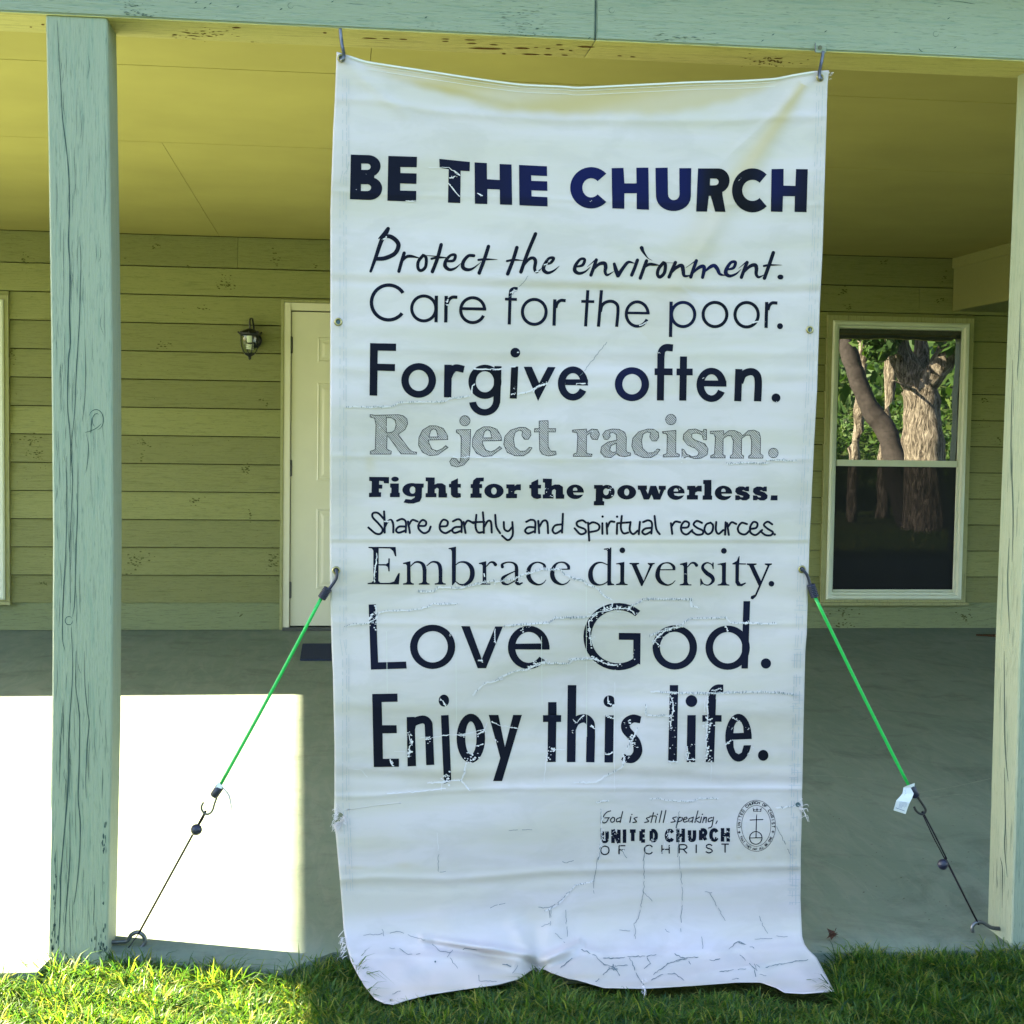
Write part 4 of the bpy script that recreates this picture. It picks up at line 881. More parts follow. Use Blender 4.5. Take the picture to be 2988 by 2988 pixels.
# --- Share earthly and spiritual resources.
I = Ink().fr(1060, 1380, 3); w = 19
for q in ([(182, 405), (130, 352), (85, 353), (84, 390), (135, 445), (170, 495), (150, 532), (105, 528), (45, 478)], [(182, 337), (187, 430), (187, 522)], [(190, 470), (215, 425), (245, 412), (262, 450), (263, 520)],
          [(297, 418), (340, 403), (372, 430), (372, 518)], [(372, 470), (315, 470), (287, 500), (310, 523), (372, 503)], [(392, 425), (408, 525)], [(398, 455), (430, 412), (475, 425)],
          [(480, 463), (540, 462), (550, 430), (520, 412), (488, 445), (486, 490), (530, 527), (572, 510), (590, 470)],
          [(680, 468), (730, 463), (738, 425), (700, 410), (672, 450), (675, 500), (718, 527), (768, 503)], [(785, 423), (830, 405), (860, 430), (860, 518)], [(860, 472), (805, 475), (778, 500), (802, 525), (858, 505)],
          [(878, 430), (895, 525)], [(884, 460), (915, 418), (965, 440)], [(990, 367), (983, 470), (1005, 520), (1045, 518)], [(950, 432), (1060, 428)], [(1047, 345), (1054, 430), (1055, 525)], [(1060, 470), (1090, 422), (1118, 430), (1125, 522)],
          [(1155, 367), (1165, 470), (1198, 527)], [(1230, 430), (1235, 490), (1268, 510), (1300, 478)], [(1305, 430), (1308, 540), (1268, 588), (1215, 550)],
          [(1427, 428), (1470, 410), (1505, 430), (1503, 522)], [(1503, 477), (1445, 475), (1417, 505), (1442, 530), (1500, 510)], [(1532, 420), (1540, 527)], [(1542, 470), (1575, 420), (1610, 430), (1618, 528)],
          [(1748, 357), (1740, 522)], [(1735, 450), (1680, 460), (1657, 500), (1682, 530), (1738, 500)]): I.S(q, w)
I.fr(1660, 1380, 3)
for q in ([(150, 435), (118, 415), (72, 430), (77, 465), (138, 492), (145, 522), (100, 535), (50, 485)], [(168, 435), (178, 592)], [(172, 450), (212, 432), (263, 455), (255, 500), (172, 520)], [(293, 440), (293, 533)], [(330, 440), (335, 533)], [(338, 472), (362, 427), (398, 428)],
          [(422, 445), (420, 533)], [(463, 377), (455, 480), (478, 528), (520, 522)], [(425, 440), (540, 432)], [(540, 430), (533, 500), (563, 535), (603, 505)], [(622, 428), (612, 535)], [(650, 430), (695, 415), (727, 440), (722, 530)], [(725, 480), (668, 488), (642, 515), (668, 538), (722, 512)], [(750, 377), (765, 490), (795, 536)],
          [(893, 440), (905, 533)], [(898, 470), (930, 427), (975, 432)], [(985, 480), (1040, 475), (1050, 438), (1012, 425), (982, 470), (992, 520), (1032, 538), (1080, 500)],
          [(1165, 437), (1120, 420), (1092, 450), (1122, 480), (1172, 505), (1168, 535), (1118, 540), (1075, 510)], [(1240, 435), (1202, 452), (1187, 500), (1215, 536), (1253, 513), (1262, 460), (1240, 435)],
          [(1290, 430), (1287, 500), (1310, 533), (1352, 500)], [(1372, 432), (1368, 540)], [(1385, 440), (1400, 542)], [(1392, 472), (1425, 432), (1465, 447)], [(1558, 447), (1512, 437), (1480, 480), (1492, 523), (1542, 538), (1587, 500)],
          [(1590, 490), (1640, 480), (1650, 442), (1615, 430), (1587, 475), (1592, 523), (1637, 543), (1692, 500)], [(1780, 450), (1740, 427), (1707, 455), (1742, 490), (1785, 518), (1768, 545), (1720, 543), (1677, 510)]): I.S(q, w)
for x, y in ((295, 382), (422, 383), (1802, 538)): I.D(x, y, 11)
I.letters('letter', m_ink, banner, tone=tone)
# --- Embrace diversity.
I = Ink().fr(1060, 1580, 3); P_, S = I.P, I.B
P_([(45, 47), (283, 48), (290, 130), (278, 130), (262, 85), (235, 62), (135, 60), (134, 198), (200, 198), (218, 185), (220, 148), (232, 148), (231, 262), (220, 262), (215, 225), (198, 212), (134, 210), (133, 345), (150, 362), (230, 362), (270, 350), (305, 280), (320, 276), (312, 376), (38, 374), (38, 364), (75, 358), (88, 340), (88, 80), (75, 62), (45, 57)])
P_([(348, 187), (412, 172), (415, 350), (425, 364), (443, 368), (443, 378), (348, 378), (348, 368), (375, 362), (382, 350), (382, 212), (372, 198), (348, 197)])
S([(413, 218), (455, 182), (500, 184), (527, 210), (537, 255)], [8, 14, 22, 32, 34]); P_([(520, 240), (554, 240), (553, 350), (563, 364), (580, 368), (580, 378), (486, 378), (486, 368), (512, 362), (520, 350)])
S([(554, 214), (600, 180), (645, 184), (668, 210), (677, 255)], [8, 14, 22, 32, 34]); P_([(660, 240), (692, 240), (692, 350), (702, 364), (722, 368), (722, 378), (625, 378), (625, 368), (652, 362), (660, 350)])
P_([(746, 58), (812, 45), (810, 350), (785, 382), (776, 385), (775, 85), (765, 70), (746, 66)]); S([(808, 205), (850, 180), (905, 187), (945, 228), (955, 285), (938, 340), (890, 377), (845, 375), (808, 350)], [8, 12, 24, 38, 42, 38, 22, 12, 8])
rg = [(1012, 188), (1076, 172), (1078, 350), (1090, 368), (1113, 368), (1113, 378), (1010, 378), (1010, 368), (1038, 362), (1045, 350), (1045, 212), (1035, 200), (1012, 198)]
P_(rg); rs = [(1078, 218), (1110, 184), (1140, 184), (1157, 202)]; I.S(rs, [8, 14, 22, 30])
I.S([(1218, 222), (1217, 200), (1260, 182), (1310, 187), (1338, 215), (1342, 262)], [28, 20, 12, 16, 28, 32]); P_([(1326, 240), (1358, 240), (1356, 350), (1366, 366), (1392, 355), (1398, 365), (1370, 384), (1345, 382), (1328, 365)])
S([(1340, 255), (1270, 287), (1222, 320), (1224, 362), (1262, 376), (1300, 360), (1335, 340)], [8, 14, 28, 28, 14, 10, 8])
cg = [(1588, 220), (1578, 200), (1530, 182), (1482, 197), (1450, 240), (1447, 305), (1475, 352), (1530, 378), (1575, 365), (1600, 335)]
I.S(cg, [26, 20, 12, 20, 34, 40, 32, 16, 10, 5])
ew = [8, 9, 10, 26, 12, 18, 34, 40, 34, 16, 10, 5]; eg = [(1650, 245), (1730, 243), (1802, 243), (1788, 205), (1735, 182), (1692, 193), (1660, 235), (1655, 298), (1680, 348), (1735, 376), (1780, 365), (1810, 335)]
S(eg[:3], 10, False); S([(1798, 247), (1795, 215), (1762, 186), (1720, 183), (1685, 200), (1662, 240), (1655, 298), (1680, 348), (1735, 376), (1780, 365), (1810, 335)], [24, 26, 16, 12, 20, 34, 40, 34, 16, 10, 5])
I.fr(1660, 1580, 3); S([(340, 205), (285, 184), (232, 197), (194, 250), (191, 315), (217, 362), (265, 380), (310, 370), (345, 345)], [8, 12, 22, 36, 42, 32, 14, 10, 8]); P_([(306, 63), (372, 52), (368, 345), (375, 365), (397, 374), (397, 382), (340, 386), (336, 380), (338, 85), (328, 72), (306, 72)])
I.D(468, 77, 25); ig = [(412, 192), (486, 178), (484, 350), (492, 368), (515, 374), (515, 382), (412, 382), (412, 372), (440, 366), (450, 350), (450, 212), (440, 200), (412, 200)]; P_(ig); P_(sh(ig, 890, 4)); I.D(1357, 82, 25)
P_([(530, 187), (615, 187), (615, 197), (592, 205), (655, 345), (708, 210), (690, 197), (690, 188), (752, 188), (752, 197), (735, 203), (643, 390), (632, 390), (550, 203), (530, 197)])
S([(773, 248), (925, 247)], 10, False); S(sh([(1798, 247), (1795, 215), (1762, 186), (1720, 183), (1685, 200), (1662, 240), (1655, 298), (1680, 348), (1735, 376), (1780, 365), (1810, 335)], -878, 5), [24, 26, 16, 12, 20, 34, 40, 34, 16, 10, 5])
P_(sh(rg, -40, 7)); I.S(sh(rs, -40, 6), [8, 14, 22, 30])
S([(1262, 240), (1253, 205), (1215, 186), (1180, 202), (1172, 235), (1205, 275), (1250, 308), (1262, 345), (1225, 380), (1180, 372), (1156, 330)], [6, 10, 12, 22, 28, 36, 36, 28, 12, 10, 6]); P_([(1255, 185), (1268, 183), (1268, 242), (1258, 242)]); P_([(1150, 325), (1160, 325), (1172, 372), (1150, 388)])
P_([(1430, 192), (1470, 170), (1488, 128), (1494, 128), (1492, 190), (1550, 192), (1550, 202), (1490, 202), (1488, 345), (1505, 372), (1548, 358), (1550, 368), (1515, 392), (1475, 390), (1457, 360), (1458, 202), (1432, 202)])
P_([(1557, 192), (1643, 192), (1643, 203), (1620, 210), (1682, 345), (1738, 212), (1715, 203), (1715, 192), (1778, 192), (1778, 203), (1758, 210), (1640, 480), (1610, 508), (1590, 500), (1595, 478), (1630, 465), (1662, 390), (1578, 210), (1557, 203)]); I.D(1773, 370, 25)
I.letters('letter', m_ink, banner, tone=tone)
# --- Love God.
I = Ink().fr(1060, 1740, 3); P_, A_ = I.P, I.A
P_([(47, 72), (110, 70), (130, 578), (375, 571), (380, 632), (67, 642)]); A_(607, 442, 198, 194, 65, 0, 360, 57)
P_([(857, 260), (932, 262), (1037, 550), (1155, 264), (1222, 264), (1075, 630), (1002, 630)])
A_(1448, 447, 182, 190, 65, 37, 366, 55); P_([(1330, 415), (1566, 412), (1631, 430), (1631, 467), (1330, 465)])
I.fr(1660, 1740, 3); A_(430, 353, 303, 295, 68, 50, 310, 62); P_([(437, 320), (628, 322), (625, 598), (562, 570), (565, 382), (437, 380)])
A_(927, 448, 195, 194, 65, 0, 360, 57); A_(1390, 450, 194, 194, 65, 0, 360, 57); P_([(1528, 42), (1587, 42), (1567, 632), (1510, 632)]); I.D(1725, 588, 45)
I.letters('letter', m_ink, banner, tone=tone)
# --- Enjoy this life.
I = Ink().fr(1060, 1980, 3); P_, B_ = I.P, I.B
P_([(78, 135), (299, 131), (301, 203), (161, 206), (166, 408), (292, 408), (294, 478), (169, 480), (172, 702), (313, 700), (313, 772), (92, 775)])
P_([(380, 337), (450, 335), (462, 766), (388, 770)]); B_([(418, 440), (440, 385), (520, 358), (565, 385), (574, 450), (586, 757)], 70)
I.D(706, 193, 46, 53); P_([(680, 322), (747, 319), (770, 880), (765, 900), (706, 922)])
P_(arc(942, 523, 125, 216, 0, 348, 32), arc(942, 520, 49, 145, 0, 345, 24)); P_([(1098, 318), (1183, 318), (1240, 600), (1312, 318), (1389, 318), (1215, 898), (1136, 898), (1200, 695)])
P_([(1618, 206), (1692, 206), (1692, 320), (1733, 320), (1732, 380), (1690, 380), (1685, 731), (1612, 731), (1617, 380), (1573, 380), (1573, 320), (1617, 320)]); P_([(1790, 57), (1866, 57), (1857, 732), (1782, 732)])
I.fr(1660, 1980, 3); B_([(25, 440), (60, 375), (130, 348), (180, 378), (192, 450), (187, 733)], 74); I.D(354, 199, 51, 52); P_([(317, 322), (393, 322), (387, 735), (311, 735)])
B_([(628, 362), (562, 350), (505, 385), (498, 440), (545, 500), (590, 560), (603, 640), (565, 698), (515, 705), (470, 685)], [60, 72, 78, 78, 76, 76, 78, 72, 66, 58])
P_([(883, 57), (957, 57), (945, 732), (869, 732)]); I.D(1073, 197, 51, 52); P_([(1037, 320), (1111, 320), (1106, 732), (1031, 732)])
B_([(1252, 180), (1234, 732)], 73, False); B_([(1250, 200), (1258, 125), (1295, 88), (1352, 86)], 68); P_([(1168, 320), (1337, 320), (1337, 378), (1168, 378)])
P_(arc(1485, 518, 116, 210, 18, 363, 32)+[(1440, 535), (1442, 600), (1460, 648), (1487, 662), (1513, 648), (1530, 585)], [(1440, 478), (1446, 420), (1465, 382), (1487, 368), (1510, 382), (1526, 420), (1530, 475)]); I.D(1701, 672, 46, 48)
I.letters('letter', m_ink, banner, tone=tone)
# --- small imprint
GLY = {'U': [([(0, 0), (0, .6), (.12, .92), (.5, 1), (.88, .92), (1, .6), (1, 0)], 1)], 'N': [([(0, 1), (0, 0)], 0), ([(0, 0), (1, 1)], 0), ([(1, 1), (1, 0)], 0)], 'I': [([(.5, 0), (.5, 1)], 0)],
       'T': [([(0, .0), (1, .0)], 0), ([(.5, 0), (.5, 1)], 0)], 'E': [([(0, 0), (0, 1)], 0), ([(0, 0), (1, 0)], 0), ([(0, .5), (.9, .5)], 0), ([(0, 1), (1, 1)], 0)],
       'D': [([(0, 0), (0, 1)], 0), ([(0, 0), (.55, 0), (.95, .25), (1, .5), (.95, .75), (.55, 1), (0, 1)], 1)], 'C': [([(1, .22), (.8, .04), (.5, 0), (.12, .15), (0, .5), (.12, .85), (.5, 1), (.8, .96), (1, .78)], 1)],
       'H': [([(0, 0), (0, 1)], 0), ([(0, .5), (1, .5)], 0), ([(1, 0), (1, 1)], 0)], 'R': [([(0, 1), (0, 0)], 0), ([(0, 0), (.7, 0), (1, .25), (.7, .5), (0, .5)], 1), ([(.5, .5), (1, 1)], 0)],
       'O': [([(.5, 0), (.12, .15), (0, .5), (.12, .85), (.5, 1), (.88, .85), (1, .5), (.88, .15), (.5, 0)], 1)], 'F': [([(0, 0), (0, 1)], 0), ([(0, 0), (1, 0)], 0), ([(0, .48), (.85, .48)], 0)],
       'S': [([(.95, .15), (.5, 0), (.08, .2), (.3, .45), (.7, .55), (.95, .8), (.5, 1), (.02, .85)], 1)], 'A': [([(0, 1), (.5, 0), (1, 1)], 0), ([(.2, .65), (.8, .65)], 0)], 'M': [([(0, 1), (.1, 0), (.5, .7), (.9, 0), (1, 1)], 0)],
       'Y': [([(0, 0), (.5, .5), (1, 0)], 0), ([(.5, .5), (.5, 1)], 0)], 'L': [([(0, 0), (0, 1), (1, 1)], 0)], 'B': [([(0, 0), (0, 1)], 0), ([(0, 0), (.7, 0), (.95, .25), (.7, .5), (0, .5)], 1), ([(0, .5), (.7, .5), (1, .75), (.7, 1), (0, 1)], 1)], '+': [([(.5, .1), (.5, .9)], 0), ([(.1, .5), (.9, .5)], 0)]}
def glyph(I, ch, fn, t):
    for pts, smo in GLY[ch]: I.S([fn(a, b) for a, b in pts], t, bool(smo), smo == 0 and len(pts) > 2)
I = Ink().fr(1720, 2310, 3.354)
for q in ([(207, 188), (165, 205), (125, 265), (132, 303), (165, 298), (188, 258)], [(150, 257), (195, 255)], [(228, 250), (207, 275), (217, 300), (243, 288), (245, 258), (228, 250)], [(325, 195), (300, 302)], [(300, 253), (268, 268), (268, 295), (300, 288)], [(405, 245), (395, 300)],
          [(467, 250), (437, 262), (450, 278), (460, 295), (425, 302)], [(590, 250), (558, 260), (568, 275), (578, 292), (540, 302)], [(627, 205), (602, 302)], [(592, 240), (648, 238)], [(656, 245), (645, 302)], [(708, 188), (682, 302)], [(748, 184), (722, 302)],
          [(850, 247), (815, 258), (827, 273), (838, 292), (798, 300)], [(878, 248), (848, 350)], [(873, 258), (905, 250), (903, 280), (865, 298)], [(922, 275), (955, 263), (943, 248), (920, 270), (928, 298), (962, 288)], [(1010, 253), (975, 265), (977, 295), (1005, 285)], [(1017, 248), (1005, 302)],
          [(1062, 188), (1032, 302)], [(1078, 248), (1042, 275), (1075, 302)], [(1097, 248), (1085, 302)], [(1122, 248), (1108, 302)], [(1113, 275), (1143, 250), (1140, 302)], [(1200, 253), (1167, 265), (1167, 295), (1200, 280)], [(1215, 248), (1197, 338), (1165, 357)], [(1250, 287), (1238, 313)]): I.S(q, 10.5)
for x, y in ((415, 224), (665, 222), (1105, 222)): I.D(x, y, 7)
for ch, a, b in (('U', 110, 190), ('N', 213, 305), ('I', 318, 368), ('T', 378, 470), ('E', 488, 562), ('D', 588, 670), ('C', 737, 830), ('H', 848, 935), ('U', 962, 1045), ('R', 1072, 1155), ('C', 1172, 1265), ('H', 1285, 1375)):
    t = 35; y0 = 372-(a-110)*.0135; y1 = 505-(a-110)*.0135; h = t/2
    glyph(I, ch, lambda u, v, a=a, b=b, y0=y0, y1=y1: (a+h+u*(b-a-t), y0+(v*(y1-y0)) if ch in 'INH' else y0+h+v*(y1-y0-t)), t)
for ch, a, b in (('O', 105, 197), ('F', 284, 358), ('C', 532, 622), ('H', 703, 787), ('R', 872, 960), ('I', 1035, 1055), ('S', 1130, 1212), ('T', 1285, 1370)):
    y0 = 526-(a-105)*.016; glyph(I, ch, lambda u, v, a=a, b=b, y0=y0: (a+6+u*(b-a-12), y0+6+v*84), 12.5)
I.letters('letter', m_ink, banner, tone=lambda x, y: .3+0*x, step=.000004)
I = Ink().fr(2140, 2320, 10.736)
I.A(715, 962, 612, 808, 13); I.A(715, 965, 466, 648, 13)
I.S([(732, 610), (722, 760), (708, 1335)], [16, 26, 28]); I.S([(512, 782), (935, 766)], 28, False, False); I.A(703, 1342, 208, 212, 28); I.S([(505, 1345), (900, 1335)], 26, False, False)
for q in ([(618, 412), (636, 505)], [(740, 405), (738, 500)], [(872, 408), (858, 512)], [(632, 462), (668, 452)], [(703, 455), (778, 452)], [(828, 452), (862, 455)], [(628, 502), (862, 508)]): I.S(q, 20, False)
def ringtext(s_, a0, a1, rx, ry, h, wd, inv=False, t=17):
    n = len(s_)
    for i, ch in enumerate(s_):
        if ch == ' ': continue
        a = R(a0+(a1-a0)*i/(n-1)); c = np.array([715+rx*math.cos(a), 963+ry*math.sin(a)])
        up = np.array([math.cos(a)/rx, math.sin(a)/ry]); up /= np.hypot(*up)
        if inv: up = -up
        rt = np.array([-up[1], up[0]])
        ww = wd*(.25 if ch == 'I' else 1)
        glyph(I, ch, lambda u, v: tuple(c+rt*(u-.5)*ww+up*(.5-v)*h), t)
ringtext('UNITED CHURCH OF CHRIST', 178, 362, 538, 728, 82, 60, t=19)
ringtext('THAT THEY MAY ALL BE ONE', 152, 30, 538, 728, 66, 42, True, 15);
for x, y in ((184, 1163), (1240, 1150)): I.S([(x, y-42), (x, y+42)], 24, False, False); I.S([(x-42, y), (x+42, y)], 24, False, False)
I.build('emblem', m_ink, banner, tone=lambda x, y: .28+0*x, step=.000004, label='oval church seal with crown, cross and orb')
# --- tears, cracks and flaked print
TH, GP = [], []
def path(pts, step):
    out = []
    for a, b in zip(pts, pts[1:]):
        a = np.array(a, float); b = np.array(b, float); n = max(1, int(np.hypot(*(b-a))/step))
        out += [a+(b-a)*i/n for i in range(n)]
    out.append(np.array(pts[-1], float)); return out
def tf(ox, oy, s, pts): return [(ox+x/s, oy+y/s) for x, y in pts]
def stitched(pts, hgt=8, dens=4.2, dark=.6, name='tear'):
    """a sewn or frayed tear: pale fibres bridging a dark slit"""
    a, b = Ink().fr(0, 0, 1), Ink().fr(0, 0, 1)
    P = path(pts, 7); P = [p+np.array([random.gauss(0, .8), random.gauss(0, 1.3)]) for p in P]
    a.S([tuple(p) for p in P], [random.uniform(2.0, 5.2) for _ in P], False)
    for p in path(pts, dens):
        if random.random() > .86: continue
        x = p[0]+random.gauss(0, .8); y = p[1]+random.gauss(0, 1); h = hgt*random.uniform(.35, 1)
        if random.random() < dark: b.P([(x-.65, y-h*.5), (x+.65, y-h*.5), (x+.5, y+h*.4), (x-.7, y+h*.4)])
        a.P([(x+1.2, y-h*.6), (x+2.3, y-h*.6), (x+2.2, y+h*.6), (x+1.2, y+h*.6)])
    root = tag(a.build(name, m_thread, banner, off=.0024, step=.000004), kind='stuff'); sl_ = b.build('slit', m_gap, root, off=.0028, step=.000004)
    if sl_: tag(sl_, kind='stuff')
def cracked(pts, w=2.0, name='crack'):
    b = Ink().fr(0, 0, 1); P = path(pts, 6); P = [p+np.array([random.gauss(0, 1.0), random.gauss(0, 1.3)]) for p in P]
    i = 0
    while i < len(P)-1:
        n = random.randint(2, 7); q = P[i:i+n+1]
        if len(q) > 1: b.S([tuple(p) for p in q], [random.uniform(.4, w*.8) for _ in q], False)
        i += n+(random.random() < .45)*random.randint(1, 2)
    b.build(name, m_line, banner, off=.0024, step=.000004)
def crease(pts, w=2.4):
    a = Ink().fr(0, 0, 1); P = [p+np.array([random.gauss(0, 1), random.gauss(0, 1)]) for p in path(pts, 9)]
    a.S([tuple(p) for p in P], [random.uniform(.8, w) for _ in P], False); a.build('crack', m_thread, banner, off=.0024)
CH = Ink().fr(0, 0, 1)
def chips(x, y, sx, sy, n, lo=1.5, hi=5, ang=0):
    for _ in range(int(n*.62+.5)):
        cx_, cy_ = random.gauss(x, sx), random.gauss(y, sy); r = random.uniform(lo, hi); k = random.randint(4, 7); st = random.uniform(.35, 1)
        a0 = random.uniform(0, 6.28); CH.P([(cx_+r*random.uniform(.4, 1)*math.cos(a0+6.28*i/k), cy_+st*r*random.uniform(.4, 1)*math.sin(a0+6.28*i/k)) for i in range(k)])
def chipline(pts, n, s=2.5, lo=1.2, hi=4.5):
    P = path(pts, 3)
    for _ in range(int(n*.7+.5)):
        p = random.choice(P); chips(p[0], p[1], s, s, 1, lo, hi)
    q = P[::3]
    if len(q) > 1: CH.S([(p[0]+random.gauss(0, 1.2), p[1]+random.gauss(0, 1.2)) for p in q], [random.uniform(1.2, 4.2) for _ in q], False)
f5 = lambda p: tf(1060, 990, 3, p); f6 = lambda p: tf(1660, 990, 3, p); f7 = lambda p: tf(1060, 1190, 3, p); f8 = lambda p: tf(1660, 1190, 3, p)
f11 = lambda p: tf(1060, 1580, 3, p); f12 = lambda p: tf(1660, 1580, 3, p); f13 = lambda p: tf(1060, 1740, 3, p); f14 = lambda p: tf(1660, 1740, 3, p)
f15 = lambda p: tf(1060, 1980, 3, p); f16 = lambda p: tf(1660, 1980, 3, p); f17 = lambda p: tf(1720, 2310, 3.354, p)
fE = lambda p: tf(900, 2300, 2.415, p); fF = lambda p: tf(1600, 2300, 2.1467, p); fA = lambda p: tf(960, 380, 2.542, p)
stitched([(1012, 1188)]+f5([(20, 595), (250, 590), (320, 550), (690, 548), (760, 520), (930, 495)]), 7)
stitched(f5([(1350, 480), (1440, 460), (1500, 430), (1560, 400), (1610, 385)]), 6, 4, .2)
stitched(f8([(1380, 487), (1560, 483), (1740, 485)]), 7, 3.6, .9); stitched(f8([(1730, 460), (1860, 458), (1990, 462)]), 6, 3.8, .8)
crease(f7([(780, 430), (1000, 435), (1260, 440)]), 3)
stitched(f11([(480, 438), (620, 435), (650, 405), (860, 405), (1080, 350), (1200, 347), (1330, 325), (1400, 290), (1560, 245), (1730, 245), (1760, 290), (1860, 335), (1930, 345)]), 9, 4)
stitched(f12([(0, 315), (110, 335), (150, 370), (250, 410), (300, 470), (380, 515)]), 6, 4.5)
stitched([(1005, 1828)]+f13([(-60, 245), (40, 238), (110, 205), (130, 150), (190, 128), (400, 125), (550, 97), (600, 66), (820, 68)]), 6, 4.4)
stitched(f13([(1230, 262), (1400, 245), (1520, 240), (1640, 225), (1680, 188), (1930, 185)]), 9, 3.8); stitched(f14([(-20, 188), (130, 185), (230, 160)]), 9, 3.8)
stitched(f14([(520, 95), (620, 55), (650, 25), (1070, 25)]), 8, 3.4, .8); stitched(f14([(1065, 30), (1075, 88), (1135, 95)]), 6, 4)
stitched(f14([(710, 345), (830, 300), (980, 262), (1060, 195), (1380, 188)]), 9, 3.6, .7); stitched(f14([(1380, 195), (1410, 230), (1550, 238), (1750, 238), (1810, 235)]), 7, 4, .5)
stitched(f13([(1180, 718), (1300, 665), (1440, 635), (1560, 585), (1790, 590), (1830, 555), (1930, 550)]), 8, 4.0, .6); stitched(f14([(0, 555), (60, 547), (200, 545)]), 7, 4)
stitched(f15([(955, 150), (1050, 50), (1220, 0)]), 6, 5, .5)
stitched(f16([(720, 115), (870, 120)]), 7, 4); stitched(f16([(880, 125), (1230, 130), (1350, 122), (1700, 120), (1850, 125), (1960, 140)]), 9, 3.2, .8)
stitched(f16([(675, 230), (675, 325), (880, 322)]), 7, 4, .6); crease(f15([(270, 638), (370, 640)])); crease(f15([(600, 522), (700, 495), (890, 487), (1060, 440), (1090, 380)]), 3.5)
crease(f15([(480, 520), (540, 512), (600, 524)]), 3.5); crease(f15([(1120, 380), (1190, 410), (1350, 437)]), 3)
stitched(f15([(900, 742), (885, 830), (855, 890), (560, 915)]), 7, 5, .1); stitched(f15([(855, 890), (930, 980)]), 7, 5, .1); crease(f15([(690, 910), (685, 985)]), 3)
crease(f15([(1612, 640), (1598, 740), (1582, 910)]), 3); crease(f15([(1660, 625), (1770, 617)]), 3)
stitched(f16([(600, 440), (550, 540), (505, 620)]), 8, 4, .3); stitched(f16([(485, 700), (465, 780), (350, 835), (240, 910), (40, 912)]), 8, 4.5, .4)
crease(f16([(402, 40), (398, 560), (400, 990)]), 2.4); crease(f16([(1250, 750), (1245, 900)]), 3); crease(f16([(1195, 150), (1185, 300)]), 3)
crease([(1130, 2316), (1240, 2308), (1300, 2300)], 3.5); crease([(1016, 2243), (1050, 2245), (1072, 2268)], 2.5)
stitched(f17([(590, 82), (640, 65), (870, 95), (1000, 95), (1060, 65), (1260, 65)]), 5, 4, .7); stitched(f17([(60, 100), (190, 95)]), 4, 4, .7)
cracked(f17([(115, 165), (112, 480), (90, 660)]), 3); crease(f17([(122, 165), (118, 480), (96, 660)]), 4); stitched(f17([(1820, 158), (1930, 152), (2040, 140)]), 6, 4, .6)
cracked(f17([(880, 190), (850, 330), (870, 500), (860, 640)]), 2.4); cracked(f17([(545, 560), (530, 680)]), 2.4); cracked(f17([(300, 560), (380, 670)]), 2.4); crease(f17([(700, 600), (745, 560), (735, 500)]), 3)
for q in ([(310, 430), (285, 580)], [(285, 580), (285, 655)], [(600, 430), (600, 620)], [(600, 620), (570, 800), (540, 850), (545, 960)], [(820, 430), (840, 640), (830, 900)], [(590, 640), (650, 705)], [(980, 650), (1025, 655)], [(445, 890), (510, 893)],
          [(730, 885), (765, 912)], [(960, 930), (970, 1005)], [(1290, 945), (1400, 940)], [(1430, 925), (1500, 928)], [(1320, 800), (1345, 860), (1375, 910)], [(1010, 655), (1110, 830)], [(20, 740), (10, 860)], [(1430, 240), (1520, 420)]): cracked(fF(q), 2)
stitched(fF([(285, 580), (165, 610), (120, 665), (60, 730), (-20, 770)]), 6, 5, .7, 'tear')
for q in ([(200, 1010), (300, 1050), (340, 1100), (400, 1120)], [(400, 1095), (410, 1120), (445, 1170)], [(400, 1120), (350, 1160), (300, 1210)], [(340, 1065), (470, 1060), (680, 1045)], [(400, 1120), (500, 1105)], [(510, 1060), (560, 1180), (600, 1230)],
          [(640, 1200), (720, 1165), (790, 1160), (850, 1200)], [(660, 1165), (760, 1095), (860, 1065), (940, 1058)], [(790, 1040), (870, 1070)], [(800, 1080), (870, 1070), (890, 1105)], [(1070, 1150), (1250, 1130)], [(1360, 1125), (1460, 1100), (1540, 1085), (1630, 1075)],
          [(1130, 1005), (1190, 960), (1290, 1000)], [(1190, 965), (1260, 985)], [(1290, 1100), (1310, 1160), (1380, 1185)], [(1300, 1100), (1325, 1120)], [(1010, 1080), (1075, 1070)], [(1150, 1195), (1190, 1190)], [(600, 1130), (640, 1100), (620, 1060)], [(75, 1125), (150, 1065)], [(1200, 1040), (1290, 1130), (1300, 1180)], [(370, 1150), (380, 1130), (440, 1130)]): cracked(fF(q), 3.6)
for _ in range(8): x, y = random.gauss(408, 10), random.gauss(1118, 6); cracked(fF([(x, y), (x+random.gauss(0, 12), y+random.gauss(0, 8))]), 3.5)
for q in ([(390, 1035), (520, 1030)], [(520, 990), (527, 1045)], [(575, 1020), (640, 1012), (720, 1040), (820, 1072)], [(570, 1130), (640, 1130), (700, 1170), (790, 1165)], [(870, 1095), (930, 1150), (1000, 1160)], [(980, 1190), (1015, 1135)], [(1000, 1200), (1050, 1270)], [(1200, 1320), (1205, 1360), (1330, 1362)], [(1090, 1130), (1190, 1137)],
          [(1370, 1240), (1430, 1255)], [(1440, 1300), (1480, 1250)], [(590, 1450), (680, 1415)], [(1280, 840), (1330, 820), (1390, 815)], [(1620, 840), (1700, 842), (1780, 790), (1830, 735)], [(1700, 860), (1700, 950)], [(1700, 950), (1640, 975)], [(1810, 860), (1830, 1080)], [(1740, 1020), (1810, 1090)], [(1415, 295), (1595, 293)], [(925, 590), (965, 588)], [(1790, 525), (1870, 513)]): cracked(fE(q), 2.3)
